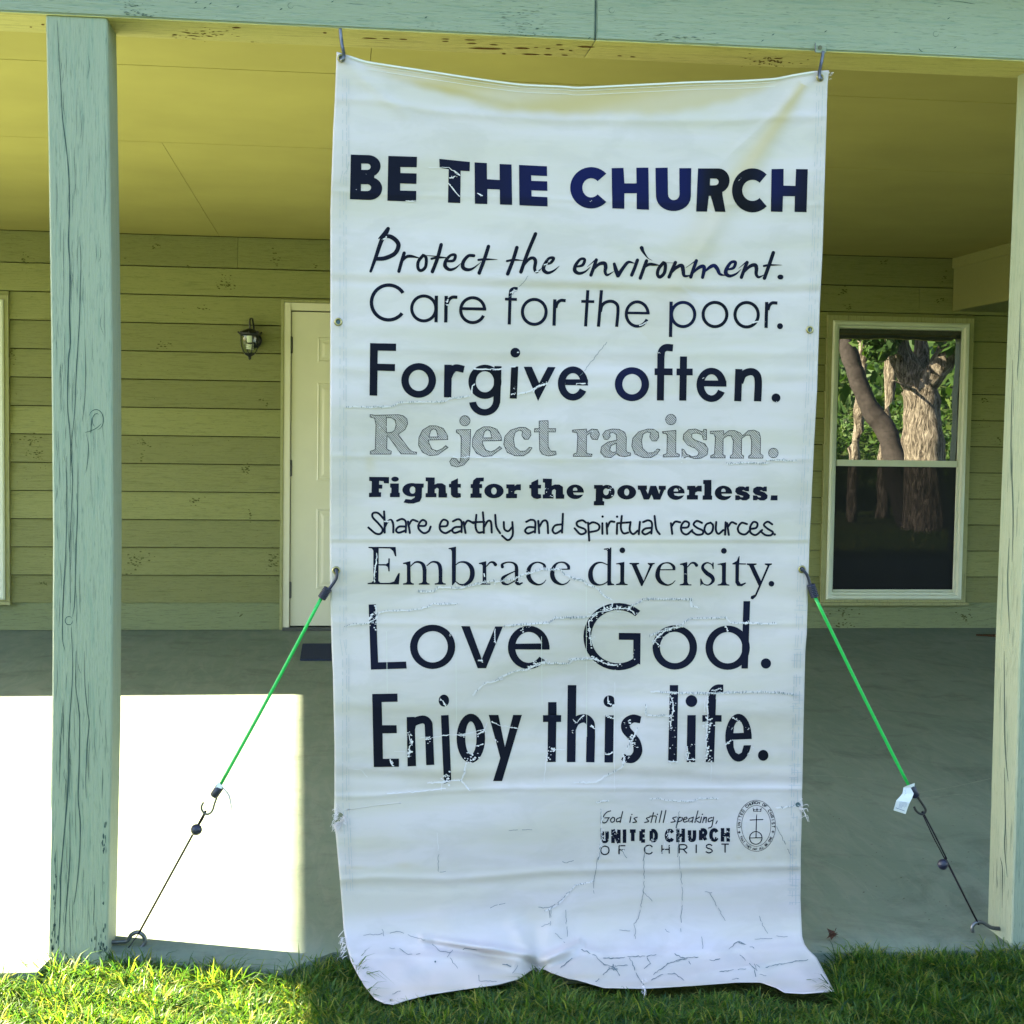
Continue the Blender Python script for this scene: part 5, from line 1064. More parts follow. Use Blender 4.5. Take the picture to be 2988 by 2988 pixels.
crease(fE([(905, 310), (915, 440)]), 2.4); cracked(fE([(915, 470), (915, 590)]), 2); cracked(fE([(1370, 1243), (1400, 1240), (1430, 1258)]), 3.5)
cracked(fA([(1480, 1080), (1380, 1200), (1340, 1240)]), 1.2); cracked([(1770, 1000), (1690, 1100)], 1.2); crease(fA([(740, 275), (890, 278), (975, 340)]), 2)
# flaked print on the letters
chipline(fA([(890, 278), (940, 310), (978, 342)]), 14, 2, 1, 3); chipline(fA([(890, 352), (945, 345)]), 8, 1.5, 1, 3); chipline(fA([(890, 395), (930, 450), (970, 487)]), 8, 1.5, 1, 3); chipline(fA([(1095, 460), (1150, 495)]), 5, 1.5, 1, 3); chipline(fA([(570, 524), (645, 526)]), 5, 1.5, 1, 2.5)
chips(1068, 508, 1, 1, 2, 1, 3); chips(1040, 553, 1, 1, 2, 1, 3); chips(1728, 587, 4, 3, 4, 1, 3); chips(2158, 530, 2, 8, 5, .8, 2)
chipline([(1118, 700), (1130, 690)], 8, 1.5, 1, 3); chipline([(1588, 773), (1600, 768)], 5, 1.5, 1, 2.2); chips(1603, 762, 5, 5, 5, 1, 2.2); chipline([(1562, 795), (1575, 790)], 6, 1.5, 1, 2.5)
chips(1303, 884, 3, 4, 14, 1.5, 5); chips(1500, 848, 6, 3, 8, 1, 3); chipline([(1488, 855), (1502, 850)], 5, 1.5); chipline([(1866, 951), (1890, 938)], 10, 1.5, 1, 3); chipline([(2195, 943), (2215, 938)], 7, 1.5, 1, 2.5); chips(2234, 940, 2, 1, 2, 1, 2.5)
chipline(f5([(960, 262), (1100, 265), (1210, 262)]), 20, 1.5, 1, 3.2); chipline(f5([(950, 470), (955, 400), (985, 392)]), 12, 2, 1, 3); chipline(f5([(1490, 460), (1510, 420), (1560, 400), (1612, 380)]), 26, 3, 1, 4); chipline(f5([(1290, 482), (1340, 470)]), 8, 1.5, 1, 3); chips(1499, 1137, 4, 6, 6, 1, 3)
chips(1514, 1028, 3, 2, 6, 1, 4); chipline(f5([(1865, 388), (1950, 385)]), 10, 1.5, 1, 3); chips(1923, 1030, 3, 2, 6, 1, 4); chips(2052, 1104, 3, 1.5, 4, 1, 4); chips(2264, 1171, 4, 1, 4, 1, 4); chipline(f5([(1295, 245), (1330, 238)]), 5, 1, 1, 3)
chips(1115, 1245, 16, 22, 30, 1, 3.4); chips(1730, 1265, 10, 4, 14, 1, 3); chips(1900, 1322, 20, 6, 18, 1, 3); chips(2005, 1310, 40, 2.5, 22, 1, 3); chips(1990, 1332, 6, 5, 12, 1, 3.4); chips(1700, 1290, 6, 3, 8, 1, 2.5); chips(1360, 1340, 8, 3, 6, 1, 2.5); chips(1912, 1312, 10, 5, 10, 1, 3)
chips(1494, 1434, 1, 1, 2, 1.5, 3); chips(1594, 1431, 4, 5, 8, 1, 3); chips(1610, 1446, 4, 4, 8, 1, 3); chips(1780, 1432, 5, 12, 16, 1, 4); chips(1988, 1427, 4, 3, 5, 1, 3); chipline(f5([(180, 1593), (240, 1597)]), 5, 1)
chipline(f11([(118, 100), (105, 230), (98, 360)]), 34, 2.2, 1, 3.2); chipline(f11([(1055, 280), (1068, 320)]), 6, 1, 1, 2.5); chips(1430, 1700, 14, 6, 20, 1.5, 4); chips(1510, 1690, 9, 8, 24, 1.5, 4.5); chips(1543, 1673, 6, 4, 14, 1.5, 4); chips(1605, 1664, 16, 4, 18, 1, 4); chips(1999, 1675, 3, 1, 3, 1.5, 3); chips(1774, 1603, 6, 2, 4, 1, 3); chips(2046, 1700, 2, 3, 4, 1, 2.5); chips(1345, 1706, 14, 3, 10, 1, 4)
chips(1088, 1810, 8, 12, 40, 1.5, 5.5); chipline(f13([(105, 80), (108, 150)]), 8, 1); chips(1315, 1855, 2, 5, 8, 1, 3); chipline(f13([(1010, 565), (1035, 560), (1050, 580)]), 8, 1.5, 1, 4); chipline(f13([(1152, 290), (1150, 415)]), 12, 1.5, 1, 2.6); chips(1526, 1836, 4, 4, 12, 1.5, 4); chips(1560, 1830, 18, 5, 10, 1, 3)
chipline(f13([(1440, 630), (1500, 600), (1610, 570)]), 46, 4.5, 1, 4.5)
chipline(f14([(195, 430), (185, 300), (175, 230), (240, 150), (330, 120), (420, 100), (540, 110), (575, 165)]), 150, 6, 1, 5); chipline(f14([(200, 540), (270, 570), (360, 600), (440, 605)]), 60, 5, 1, 4.5); chipline(f14([(380, 60), (375, 110)]), 8, 1.5); chipline(f14([(305, 70), (310, 140)]), 8, 1.5); chips(1850, 1905, 2, 8, 10, 1, 3)
chipline(f14([(740, 420), (760, 370), (850, 300), (930, 270), (1010, 260)]), 80, 5, 1, 4.5); chipline(f14([(750, 380), (795, 440)]), 10, 1.5); chips(2178, 1819, 9, 4, 20, 1, 4.5); chipline(f14([(1370, 260), (1390, 300)]), 5, 1)
chipline(f15([(400, 480), (410, 540), (440, 560), (400, 610), (400, 690)]), 60, 4, 1, 5); chips(1252, 2160, 6, 5, 14, 1.5, 5); chipline(f15([(670, 180), (700, 195), (720, 250)]), 14, 2, 1, 4); chipline(f15([(830, 490), (885, 500)]), 14, 3, 1, 4); chipline(f15([(990, 490), (1065, 455)]), 24, 3.5, 1, 4.5)
chips(1377, 2212, 10, 9, 44, 1.5, 5.5); chipline(f15([(985, 590), (1055, 575)]), 6, 1); chipline(f15([(1120, 375), (1190, 405)]), 8, 2, 1, 3.5); chipline(f15([(1290, 425), (1350, 437)]), 8, 1.5); chips(1447, 2160, 3, 3, 5, 1, 4); chips(1302, 2272, 8, 10, 40, 1.5, 5.5); chipline(f15([(235, 705), (260, 770)]), 10, 1.5)
chips(1609, 2190, 10, 5, 26, 1.5, 5); chips(1600, 2205, 3, 10, 14, 1, 4); chips(1670, 2137, 4, 3, 8, 1, 3); chipline(f15([(1845, 370), (1870, 385), (1930, 325)]), 18, 2, 1, 3.5)
chipline(f16([(190, 410), (225, 440)]), 10, 2, 1, 4); chipline(f16([(345, 160), (340, 210), (390, 235)]), 18, 2, 1, 4); chipline(f16([(320, 328), (390, 345)]), 8, 1.5); chipline(f16([(315, 662), (385, 648)]), 8, 1.5); chips(1830, 2105, 12, 9, 28, 1, 4); chips(1845, 2158, 9, 14, 50, 1.5, 5); chipline(f16([(480, 670), (490, 730)]), 30, 5, 1, 5)
chipline(f16([(885, 150), (915, 230), (900, 320), (885, 440)]), 60, 5, 1, 5); chips(1965, 2150, 8, 50, 24, 1, 3.5); chipline(f16([(875, 720), (940, 728)]), 8, 1); chips(2018, 2172, 8, 4, 10, 1, 3.5); chipline(f16([(1035, 590), (1040, 720), (1105, 705)]), 34, 3, 1, 4.5)
chipline(f16([(1215, 150), (1215, 300), (1205, 500), (1210, 720)]), 90, 4, 1, 5); chips(2068, 2105, 9, 12, 40, 1.5, 5.5); chips(2073, 2217, 8, 6, 24, 1.5, 5); chipline(f16([(1440, 335), (1490, 375)]), 12, 2, 1, 4); chipline(f16([(1375, 575), (1430, 540)]), 14, 2, 1, 4); chips(2187, 2195, 5, 7, 18, 1, 4.5); chips(2135, 2125, 4, 4, 8, 1, 3); chips(2178, 2125, 5, 2, 6, 1, 3); chipline(f16([(1250, 100), (1290, 105), (1350, 70)]), 12, 2, 1, 4); chipline(f16([(880, 120), (960, 128)]), 16, 2.5, 1, 4)
chips(1757, 2445, 6, 14, 56, 1, 3.8); chips(1800, 2430, 12, 12, 40, 1, 3.2); chips(1950, 2435, 8, 14, 56, 1, 3.6); chips(1985, 2432, 10, 12, 30, 1, 3); chips(2060, 2444, 60, 5, 30, 1, 2.6); chips(1905, 2452, 10, 6, 14, 1, 3); chips(1890, 2478, 8, 9, 22, 1, 3); chips(2005, 2392, 18, 8, 22, .8, 2.4); chips(1812, 2478, 10, 8, 20, 1, 3); chips(1750, 2480, 4, 8, 12, 1, 3); chips(2075, 2478, 14, 6, 12, 1, 2.6); chips(2118, 2430, 10, 10, 16, 1, 3)
chips(2245, 2360, 12, 6, 16, .8, 2.6); chips(2220, 2370, 16, 2, 10, .7, 2); chips(2176, 2460, 6, 4, 8, .7, 2.2)
tag(CH.build('flaked_print', m_thread, banner, off=.0020, step=.0000012), kind='stuff')
# hems and faded vertical sewing lines
hm = Ink().fr(0, 0, 1)
def edge_x(e, y): return float(np.interp(y, [p[1] for p in e if p[1] < 2720], [p[0] for p in e if p[1] < 2720]))
for dx in (22, 33, 40):
    y = 230
    while y < 2600: 
        L = random.uniform(8, 50); yy = min(y+L, 2600); s = .9 if random.random() < .7 else 1.5
        hm.S([(np.interp(y, [230, 2330, 2600], [978, 978, 990])-(8 if 500 < y < 1900 else 0)+dx, y), (np.interp(yy, [230, 2330, 2600], [978, 978, 990])-(8 if 500 < yy < 1900 else 0)+dx, yy)], s, False, False); y = yy+random.uniform(2, 26)
for dx in (-14, -24, -31):
    y = 250
    while y < 2640:
        L = random.uniform(8, 50); yy = min(y+L, 2640); hm.S([(edge_x(RIGHT, y)+dx, y), (edge_x(RIGHT, yy)+dx, yy)], 1.0 if y < 1900 else 1.8, False, False); y = yy+random.uniform(2, 26)
for _ in range(40):
    y = random.uniform(1750, 2640); hm.S([(edge_x(RIGHT, y)-random.uniform(30, 40), y), (edge_x(RIGHT, y)-random.uniform(2, 16), y+random.gauss(0, 1))], 1.1, False, False)
tag(hm.build('hem_stitching', m_hem, banner, off=.0018, step=.000003), kind='stuff')
hm = Ink().fr(0, 0, 1)
for o_ in (12, 24): hm.S([(x, y+o_) for x, y in TOP[2:-3]], 1.3, True, False)
hm.S([(x, y+3) for x, y in TOP[1:-1]], 5, True, False)
for x in (1128, 1330, 1580, 1710): hm.S([(x, random.uniform(1500, 1900)), (x+2, random.uniform(2000, 2200))], 1.2, False, False)
tag(hm.build('top_hem', m_seam, banner, off=.0016, step=.000003), kind='stuff')
# stray white scuffs on the torn edges
def fray(px, py, n, L, dirx, mat=m_thread):
    mb = MB(); 
    for _ in range(n):
        a = bpos([px+random.gauss(0, 4)], [py+random.gauss(0, 9)], .001)[0]; s = L*random.uniform(.4, 1.0)*.00085
        b = a+np.array([dirx*s*random.uniform(.3, 1), -random.uniform(0, .01), s*random.gauss(-.2, .5)]); c = b+np.array([dirx*s*.2, 0, -s*random.uniform(.1, .5)])
        mb.tube(spline([a, b, c], 3), random.uniform(.0003, .0008), 4, False)
    mb.out('frayed_threads', mat, banner)
fray(986, 2372, 26, 16, -1); fray(990, 2404, 40, 18, -1); fray(999, 2388, 18, 10, 1); fray(2332, 2350, 12, 22, 1); fray(2336, 2378, 4, 34, 1); fray(1004, 2740, 16, 16, -1); fray(1008, 2765, 14, 18, -1); fray(1566, 2826, 20, 14, 1); fray(1878, 2880, 20, 24, .3); fray(2418, 212, 5, 12, 1)
mb = MB(); c0 = bpos([1876], [2878], .004)[0]
mb.tube(spline([c0, c0+np.array([.003, -.012, -.010]), c0+np.array([-.004, -.02, -.03])], 4), .002, 6); mb.out('loose_thread', m_thread, banner)
hole = Ink().fr(0, 0, 1); hole.D(2329, 2348, 8, 7); hole.D(1270, 2806, 2.5, 3); 0; hole.build('hole', m_gap, banner, off=.0026)
# grommets
def grommet(px, py, r=11.5, tilt=0):
    c = bpos([px], [py], .0015)[0]; s = r/ (F/ (c[1]-CAMP[1])); mb = MB(); V = []; n = 24
    prof = [(.52, .000), (.56, .0022), (.74, .0034), (.94, .0022), (1.0, 0)]
    ex = np.array([1, 0, 0]); ez = np.array([0, 0, 1.0])
    d = bpos([px, px], [py-8, py+8]); ez = d[0]-d[1]; ez /= np.linalg.norm(ez); nn = np.cross(ex, ez); nn = nn/np.linalg.norm(nn)
    if nn[1] > 0: nn = -nn
    for q, h in prof:
        for k in range(n): a = 2*math.pi*k/n; V.append(c+s*q*(ex*math.cos(a)+ez*math.sin(a))+nn*h)
    mb.add(V, [(i*n+k, i*n+(k+1) % n, (i+1)*n+(k+1) % n, (i+1)*n+k) for i in range(len(prof)-1) for k in range(n)])
    g = mb.out('grommet', m_brass, banner, True)
    mb = MB(); mb.add([c+s*.53*(ex*math.cos(2*math.pi*k/16)+ez*math.sin(2*math.pi*k/16))+nn*.0005 for k in range(16)], [tuple(range(16))])
    mb.out('grommet_hole', m_gap, g); return c
for q in ((996, 170), (987, 939), (981, 1664), (2393, 226), (2363, 962), (2340, 1661), (1138, 2918)): grommet(*q, r=12 if q[1] < 2000 else 9)

# ------------------------------------------------------------------ hooks and cords
def ptsY(pts, y0, y1): n = len(pts); return [at(x, y, y0+(y1-y0)*i/(n-1)) for i, (x, y) in enumerate(pts)]
t = thing('screw_hook', 'steel rod hook holding the left top corner of the banner to the beam', 'hook', at(996, 100, -.012), 'hooks holding the banner top')
mb = MB(); P = [at(993, 84, -.012), at(994, 100, -.014), at(997, 125, -.017), at(1002, 150, -.026), at(1003, 166, -.040), at(998, 176, -.041), at(993, 172, -.034)]
mb.tube(spline(P, 6), .0045, 10); mb.out('hook_rod', m_steel, t, True)
t = thing('screw_hook', 'steel hook on a small square painted plate at the banner top right corner', 'hook', at(2395, 140, -.012), 'hooks holding the banner top')
mb = MB(); P = [at(2402, 150, -.014), at(2400, 165, -.016), at(2395, 190, -.022), at(2391, 212, -.035), at(2393, 230, -.042), at(2398, 228, -.036)]
mb.tube(spline(P, 6), .0042, 10); mb.out('hook_rod', m_steel, t, True)
a, b = at(2378, 154, -.009), at(2410, 124, -.009); mb = MB(); mb.box(a[0], b[0], -.0125, -.0085, a[2], b[2]); mb.out('plate', m_beam, t, bevel=.0008)
mb = MB(); mb.tube([at(2393, 139, -.0165), at(2393, 139, -.0125)], .0055, 12); mb.out('screw_head', m_steel, t)
mb = MB(); mb.tube([at(2379, 126, -.0135), at(2379, 152, -.0135)], .0012, 6); mb.out('wire', m_iron, t)

def curl(c, hook, lb):
    t = thing('eye_hook', lb, 'hook', hook[0], 'steel hooks in the post feet'); mb = MB(); mb.tube(spline(hook, 6), .0052, 10); mb.out('hook_rod', m_steel, t, True)
    p, q = hook[0], hook[1]; mb = MB(); 
    for k in range(6): c_ = p+(q-p)*(k/6.0+.05); mb.tube([c_, c_+(q-p)*.07], .0058, 10)
    mb.out('screw_thread', m_steel, t)
curl(0, ptsY([(316, 2749), (345, 2748), (372, 2745), (383, 2728), (402, 2720), (418, 2730), (424, 2745), (416, 2760), (402, 2770), (390, 2776)], .07, .06), 'bent steel hook screwed into the foot of the left post')
curl(0, ptsY([(2922, 2710), (2905, 2709), (2889, 2705), (2872, 2694), (2858, 2690), (2845, 2694), (2837, 2705), (2838, 2720)], .07, .06), 'bent steel hook screwed into the foot of the right post')
def cordset(side):
    L = side == 'left'
    if L:
        g = [(984, 1668), (981, 1662), (983, 1676), (980, 1690), (970, 1706), (957, 1722)]; fer = [(957, 1716), (938, 1746)]; cord = [(938, 1744), (642, 2292)]; low = [(645, 2291), (622, 2325)]
        hk = [(637, 2312), (632, 2328), (626, 2345), (621, 2362), (614, 2372), (604, 2376), (594, 2371), (588, 2360), (589, 2350), (594, 2341)]; ye = .045
        lb = 'bright green bungee cord stretched from the banner down to the left post'
        loop = [(599, 2371), (578, 2408)]; ball = (573, 2421); tail = [(562, 2436), (404, 2725)]
    else:
        g = [(2337, 1665), (2340, 1659), (2345, 1664), (2354, 1676), (2360, 1692), (2366, 1712)]; fer = [(2366, 1706), (2378, 1742)]; cord = [(2377, 1740), (2654, 2297)]; low = [(2657, 2290), (2674, 2326)]
        hk = [(2670, 2312), (2678, 2326), (2688, 2341), (2697, 2355), (2701, 2364), (2698, 2372), (2690, 2376), (2680, 2372), (2672, 2364), (2667, 2354)]; ye = .045
        lb = 'bright green bungee cord stretched from the banner down to the right post'
        loop = [(2691, 2372), (2760, 2507)]; ball = (2751, 2522); tail = [(2757, 2503), (2856, 2698)]
    yb = bY([g[0][0]], [g[0][1]])[0]
    t = thing('bungee_cord', lb, 'bungee cord', at(*cord[0], yb), 'green bungee cords tying the banner to the posts')
    mb = MB(); gp = [at(*g[0], yb+.012), at(*g[1], yb-.004)]+[at(x, y, yb-.008) for x, y in g[2:]]; mb.tube(spline(gp, 6), .0038, 10); mb.out('upper_hook', m_plastic, t, True)
    a, b = at(*fer[0], yb-.008), at(*fer[1], yb-.006); mb = MB(); n = 7
    for k in range(n): mb.tube([a+(b-a)*k/n, a+(b-a)*(k+.5)/n, a+(b-a)*(k+1)/n], [.0095, .0112, .0095], 12)
    mb.out('crimp', m_plastic, t, True)
    a, b = at(*cord[0], yb-.006), at(*cord[1], ye); mb = MB(); mb.tube([a+(b-a)*k/12+np.array([0, 0, -.004*math.sin(math.pi*k/12)]) for k in range(13)], .0043, 12); mb.out('elastic', m_greencord, t, True)
    a, b = at(*low[0], ye), at(*low[1], ye); mb = MB(); mb.tube([a, a+(b-a)*.1, a+(b-a)*.9, b], [.006, .0105, .0105, .007], 12); mb.out('crimp', m_plastic, t, True)
    mb = MB(); mb.tube(spline([at(x, y, ye) for x, y in hk], 5), .0027 if L else .0033, 10); mb.out('lower_hook', m_iron if L else m_black, t, True)
    if L:
        mb = MB(); q = [at(x, y, ye-.011) for x, y in ((628, 2300), (636, 2281), (650, 2293), (647, 2302), (633, 2297))]; mb.add(q, [(0, 1, 2, 3, 4)])
        T_ = spline([(648, 2293), (656, 2305), (668, 2320), (674, 2345), (678, 2374)], 5); V = []
        for i, p in enumerate(T_): w_ = 3.2*math.sin(math.pi*(i+1.2)/(len(T_)+1.4))+.6; V += [at(p[0]-w_*.8, p[1]+1, ye-.012-.001*i), at(p[0]+w_*.6, p[1]-1, ye-.002+.002*i)]
        mb.add(V, [(2*i, 2*i+1, 2*i+3, 2*i+2) for i in range(len(T_)-1)]); mb.out('care_tag', m_tag, t)
    else:
        fo = lambda x, y: (2560+x/3.512, 2250+y/3.512)
        Lp = [(300, 150), (268, 168), (258, 230), (225, 270), (195, 300), (180, 350), (165, 402)]; Rp = [(384, 122), (378, 170), (372, 235), (352, 285), (332, 325), (312, 375), (290, 441)]
        V = []
        for i, (l_, r_) in enumerate(zip(Lp, Rp)): yy = ye-.014+.004*math.sin(i*1.2); V += [at(*fo(*l_), yy), at(*fo(*r_), yy+.002)]
        mb = MB(); mb.add(V, [(2*i, 2*i+1, 2*i+3, 2*i+2) for i in range(6)]); tg = mb.out('care_tag', m_tag, t)
        mb = MB()
        def tl(x0, y0, x1, y1, w_): 
            d = np.array([x1-x0, y1-y0], float); d /= np.hypot(*d); nr = np.array([-d[1], d[0]])*w_/2; mb.add([at(*fo(x0+nr[0], y0+nr[1]), ye-.021), at(*fo(x0-nr[0], y0-nr[1]), ye-.021), at(*fo(x1-nr[0], y1-nr[1]), ye-.021), at(*fo(x1+nr[0], y1+nr[1]), ye-.021)], [(0, 1, 2, 3)])
        tl(188, 376, 282, 410, 5)
        for x in range(225, 300, 12): tl(x+8, 315, x-4, 375+random.randint(-12, 8), 2.4)
        for y in (195, 210, 225, 240): tl(280, y+8, 290+random.randint(-6, 10), y, 2.4)
        mb.out('printed_lines', m_tagprint, tg)
    k = thing('ball_tie', 'black elastic ball tie linking the %s green cord to its post hook' % side, 'ball tie', at(*ball, ye), 'black ball ties below the green cords')
    a, b = at(*loop[0], ye), at(*loop[1], ye+.008); o = np.array([.0022, 0, .001])
    mb = MB(); mb.tube([a+o*.6+np.array([0, 0, .002]), (a+b)/2+o*1.3, b+o], .0022, 8); mb.tube([a-o*.6+np.array([0, 0, .002]), (a+b)/2-o*1.3, b-o], .0016, 8); mb.tube([a-o+np.array([0, 0, .003]), a+np.array([0, -.004, .004]), a+o+np.array([0, 0, .003])], .0018, 8)
    c, d = at(*tail[0], ye+.005), at(*tail[1], .062); mb.tube([c, (c+d)/2, d], .0026, 8); mb.tube([c+o*.7, (c+d)/2+o*.6, d], .0014, 8)
    if L: mb.tube([d, at(385, 2752, .055), at(358, 2787, .05)], .0012, 6)
    mb.out('loop', m_elastic, k, True); mb = MB(); mb.ball(at(*ball, ye-.002), .0142, 20); mb.out('ball', m_plastic, k, True)
cordset('left'); cordset('right')

# ------------------------------------------------------------------ wall lantern
LY = PW-.13; lc = at(729, 1000, LY); cx0 = lc[0]
fz = lambda y: at(729, y, LY)[2]; k = (LY-CAMP[1])/F
lan = thing('wall_lantern', 'small black porch lantern with clear glass and a spiral bulb beside the white door', 'lantern', (cx0, PW, fz(1045)))
mb = MB(); z0 = fz(980); H_ = fz(960)-z0
mb.lathe([(.001, z0), (27*k, z0), (28*k, z0+.006), (33*k, z0+.3*H_), (32*k, z0+.42*H_), (21*k, z0+.75*H_), (6*k, z0+1.05*H_), (.001, z0+1.06*H_)], (cx0, LY, 0), 28); mb.out('cap', m_black, lan, True)
for s_ in range(8):
    a = math.pi*s_/4; mb = MB(); mb.ball((cx0+32.5*k*math.cos(a), LY+32.5*k*math.sin(a), z0+.52*H_), .006, 8)
    mb.out('cap_finial', m_black, lan, True)
zt, zb_ = fz(980), fz(1030)
mb = MB(); mb.lathe([(25*k*f_, zt+(zb_-zt)*u_) for u_, f_ in ((0, .98), (.3, 1.0), (.6, .93), (.85, .74), (1, .60))], (cx0, LY, 0), 28); mb.out('glass_globe', m_lglass, lan, True)
mb = MB(); mb.lathe([(16*k, zb_), (14*k, zb_-.010), (6*k, zb_-.020), (3.5*k, zb_-.026), (4.5*k, zb_-.034), (2*k, zb_-.042), (.001, zb_-.043)], (cx0, LY, 0), 20); mb.out('bottom_cap', m_black, lan, True)
for a in (20, 110, 200, 290):
    a = R(a); mb = MB(); mb.tube([(cx0+25.5*k*f_*math.cos(a), LY+25.5*k*f_*math.sin(a), zt+(zb_-zt)*u_) for u_, f_ in ((0, 1.0), (.3, 1.04), (.6, .97), (.85, .78), (1, .60))], .0032, 8); mb.out('cage_bar', m_black, lan)
mb = MB(); mb.tube(spline([(cx0, LY, z0+H_), (cx0, LY, fz(934)), (cx0+.012, LY+.05, fz(930)), (cx0+.02, PW-.03, fz(962)), (cx0+.02, PW-.03, fz(1000))], 6), .006, 8); mb.tube([(cx0+.02, PW-.045, fz(990)), (cx0+.02, PW-.022, fz(990))], .05, 24); mb.out('wall_arm', m_black, lan, True)
mb = MB(); mb.lathe([(9*k, zt), (9*k, fz(994)), (7*k, fz(999)), (.001, fz(1000))], (cx0, LY, 0), 20)
hx = [(cx0+9*k*math.cos(a), LY+9*k*math.sin(a), fz(1004)-(.034)*a/(2*math.pi*3.2)) for a in np.linspace(0, 2*math.pi*3.2, 60)]; mb.tube(hx, .0042, 8); mb.out('spiral_bulb', m_bulb, lan, True)

# ------------------------------------------------------------------ mats, leaf, debris
p0, p1 = atz(875, 1923, .012), atz(896, 1836, .012)
mb = MB(); mx0 = p0[0]; mb.box(mx0, mx0+.92, p0[1], p0[1]+.60, .001, .011)
dm_ = mb.out('doormat', m_mat, None, bevel=.003); tag(dm_, 'dark navy doormat lying before the white door, half hidden by the banner', 'doormat')
c = np.array([mx0+.46, p0[1]+.30]); sp_ = []
for i in range(10): a = math.pi/2+i*math.pi/5; r_ = (.26 if i % 2 == 0 else .10); sp_.append((c[0]+1.2*r_*math.cos(a), c[1]+r_*math.sin(a), .0125))
mb = MB(); mb.add([(*c, .0125)]+sp_, [(0, 1+i, 1+(i+1) % 10) for i in range(10)]); s_ = mb.out('star_motif', plain('mat_motif', (.012, .014, .03), .95, .1), dm_)
ORG[dm_] = np.zeros(3)
a, b = atz(2848, 1851, .01), atz(2900, 1862, .01); mb = MB(); mb.prism([(a[0], a[1], .001), (a[0]+.9, a[1]-.02, .001), (a[0]+1.0, a[1]-.5, .001), (a[0]+.24, a[1]-.14, .001)], [(a[0], a[1], .012), (a[0]+.9, a[1]-.02, .012), (a[0]+1.0, a[1]-.5, .012), (a[0]+.24, a[1]-.14, .012)])
tag(mb.out('doormat', m_matbrown), 'brown mat corner on the porch floor peeping out behind the right post', 'doormat')
lf = atf(2429, 2742, .005); mb = MB()
for i in range(6):
    a = i*1.05; r_ = .016; p = lf+np.array([random.gauss(0, .006), random.gauss(0, .006), .006+random.uniform(0, .01)]); d = np.array([math.cos(a), math.sin(a), .5])*r_; e_ = np.array([-math.sin(a), math.cos(a), .3])*r_*.6
    mb.add([p-d, p+e_, p+d, p-e_+np.array([0, 0, .006])], [(0, 1, 2, 3)])
mb.tube([lf+np.array([0, 0, .01]), lf+np.array([.006, -.01, .035])], .0008, 5)
tag(mb.out('dry_leaf', m_leafdry), 'curled dark dry leaf lying on the porch floor right of the banner foot', 'leaf')
mb = MB()
for i in range(150):
    px_, py_2 = random.uniform(2360, 2860), random.uniform(1880, 2700); 
    if random.random() < .35: px_, py_2 = random.uniform(0, 960), random.uniform(1880, 2700)
    c = atf(px_, py_2); r_ = random.uniform(.001, .0045); a = random.uniform(0, 3)
    mb.add([c+np.array([r_*math.cos(a+q), r_*.5*math.sin(a+q), .002+.001*(q > 3)]) for q in (0, 1.6, 3.1, 4.7)], [(0, 1, 2, 3)])
tag(mb.out('floor_debris', m_leafdry), kind='stuff')

mb = MB()
for pts in ([(2360, 2262), (2450, 2266), (2560, 2276)], [(2660, 2316), (2780, 2296), (2890, 2272)], [(2500, 2110), (2560, 2090), (2600, 2100)], [(2690, 2330), (2800, 2318), (2860, 2322)], [(420, 2478), (470, 2492), (540, 2484)], [(2440, 1960), (2600, 1950), (2760, 1965)],
            [(30, 1990), (140, 1975)], [(560, 1930), (620, 1980), (600, 2010)], [(2380, 2500), (2500, 2560), (2560, 2640)], [(2370, 2420), (2430, 2480)], [(2420, 2380), (2640, 2440)]):
    P = spline([atf(x, y, .0012) for x, y in pts], 6) if len(pts) > 2 else [atf(x, y, .0012) for x, y in pts]
    for a, b in zip(P, P[1:]): w_ = random.uniform(.0006, .0022); mb.add([a+[0, w_, 0], a-[0, w_, 0], b-[0, w_, 0], b+[0, w_, 0]], [(0, 1, 2, 3)])
tag(mb.out('floor_scuffs', m_scuff), kind='stuff')
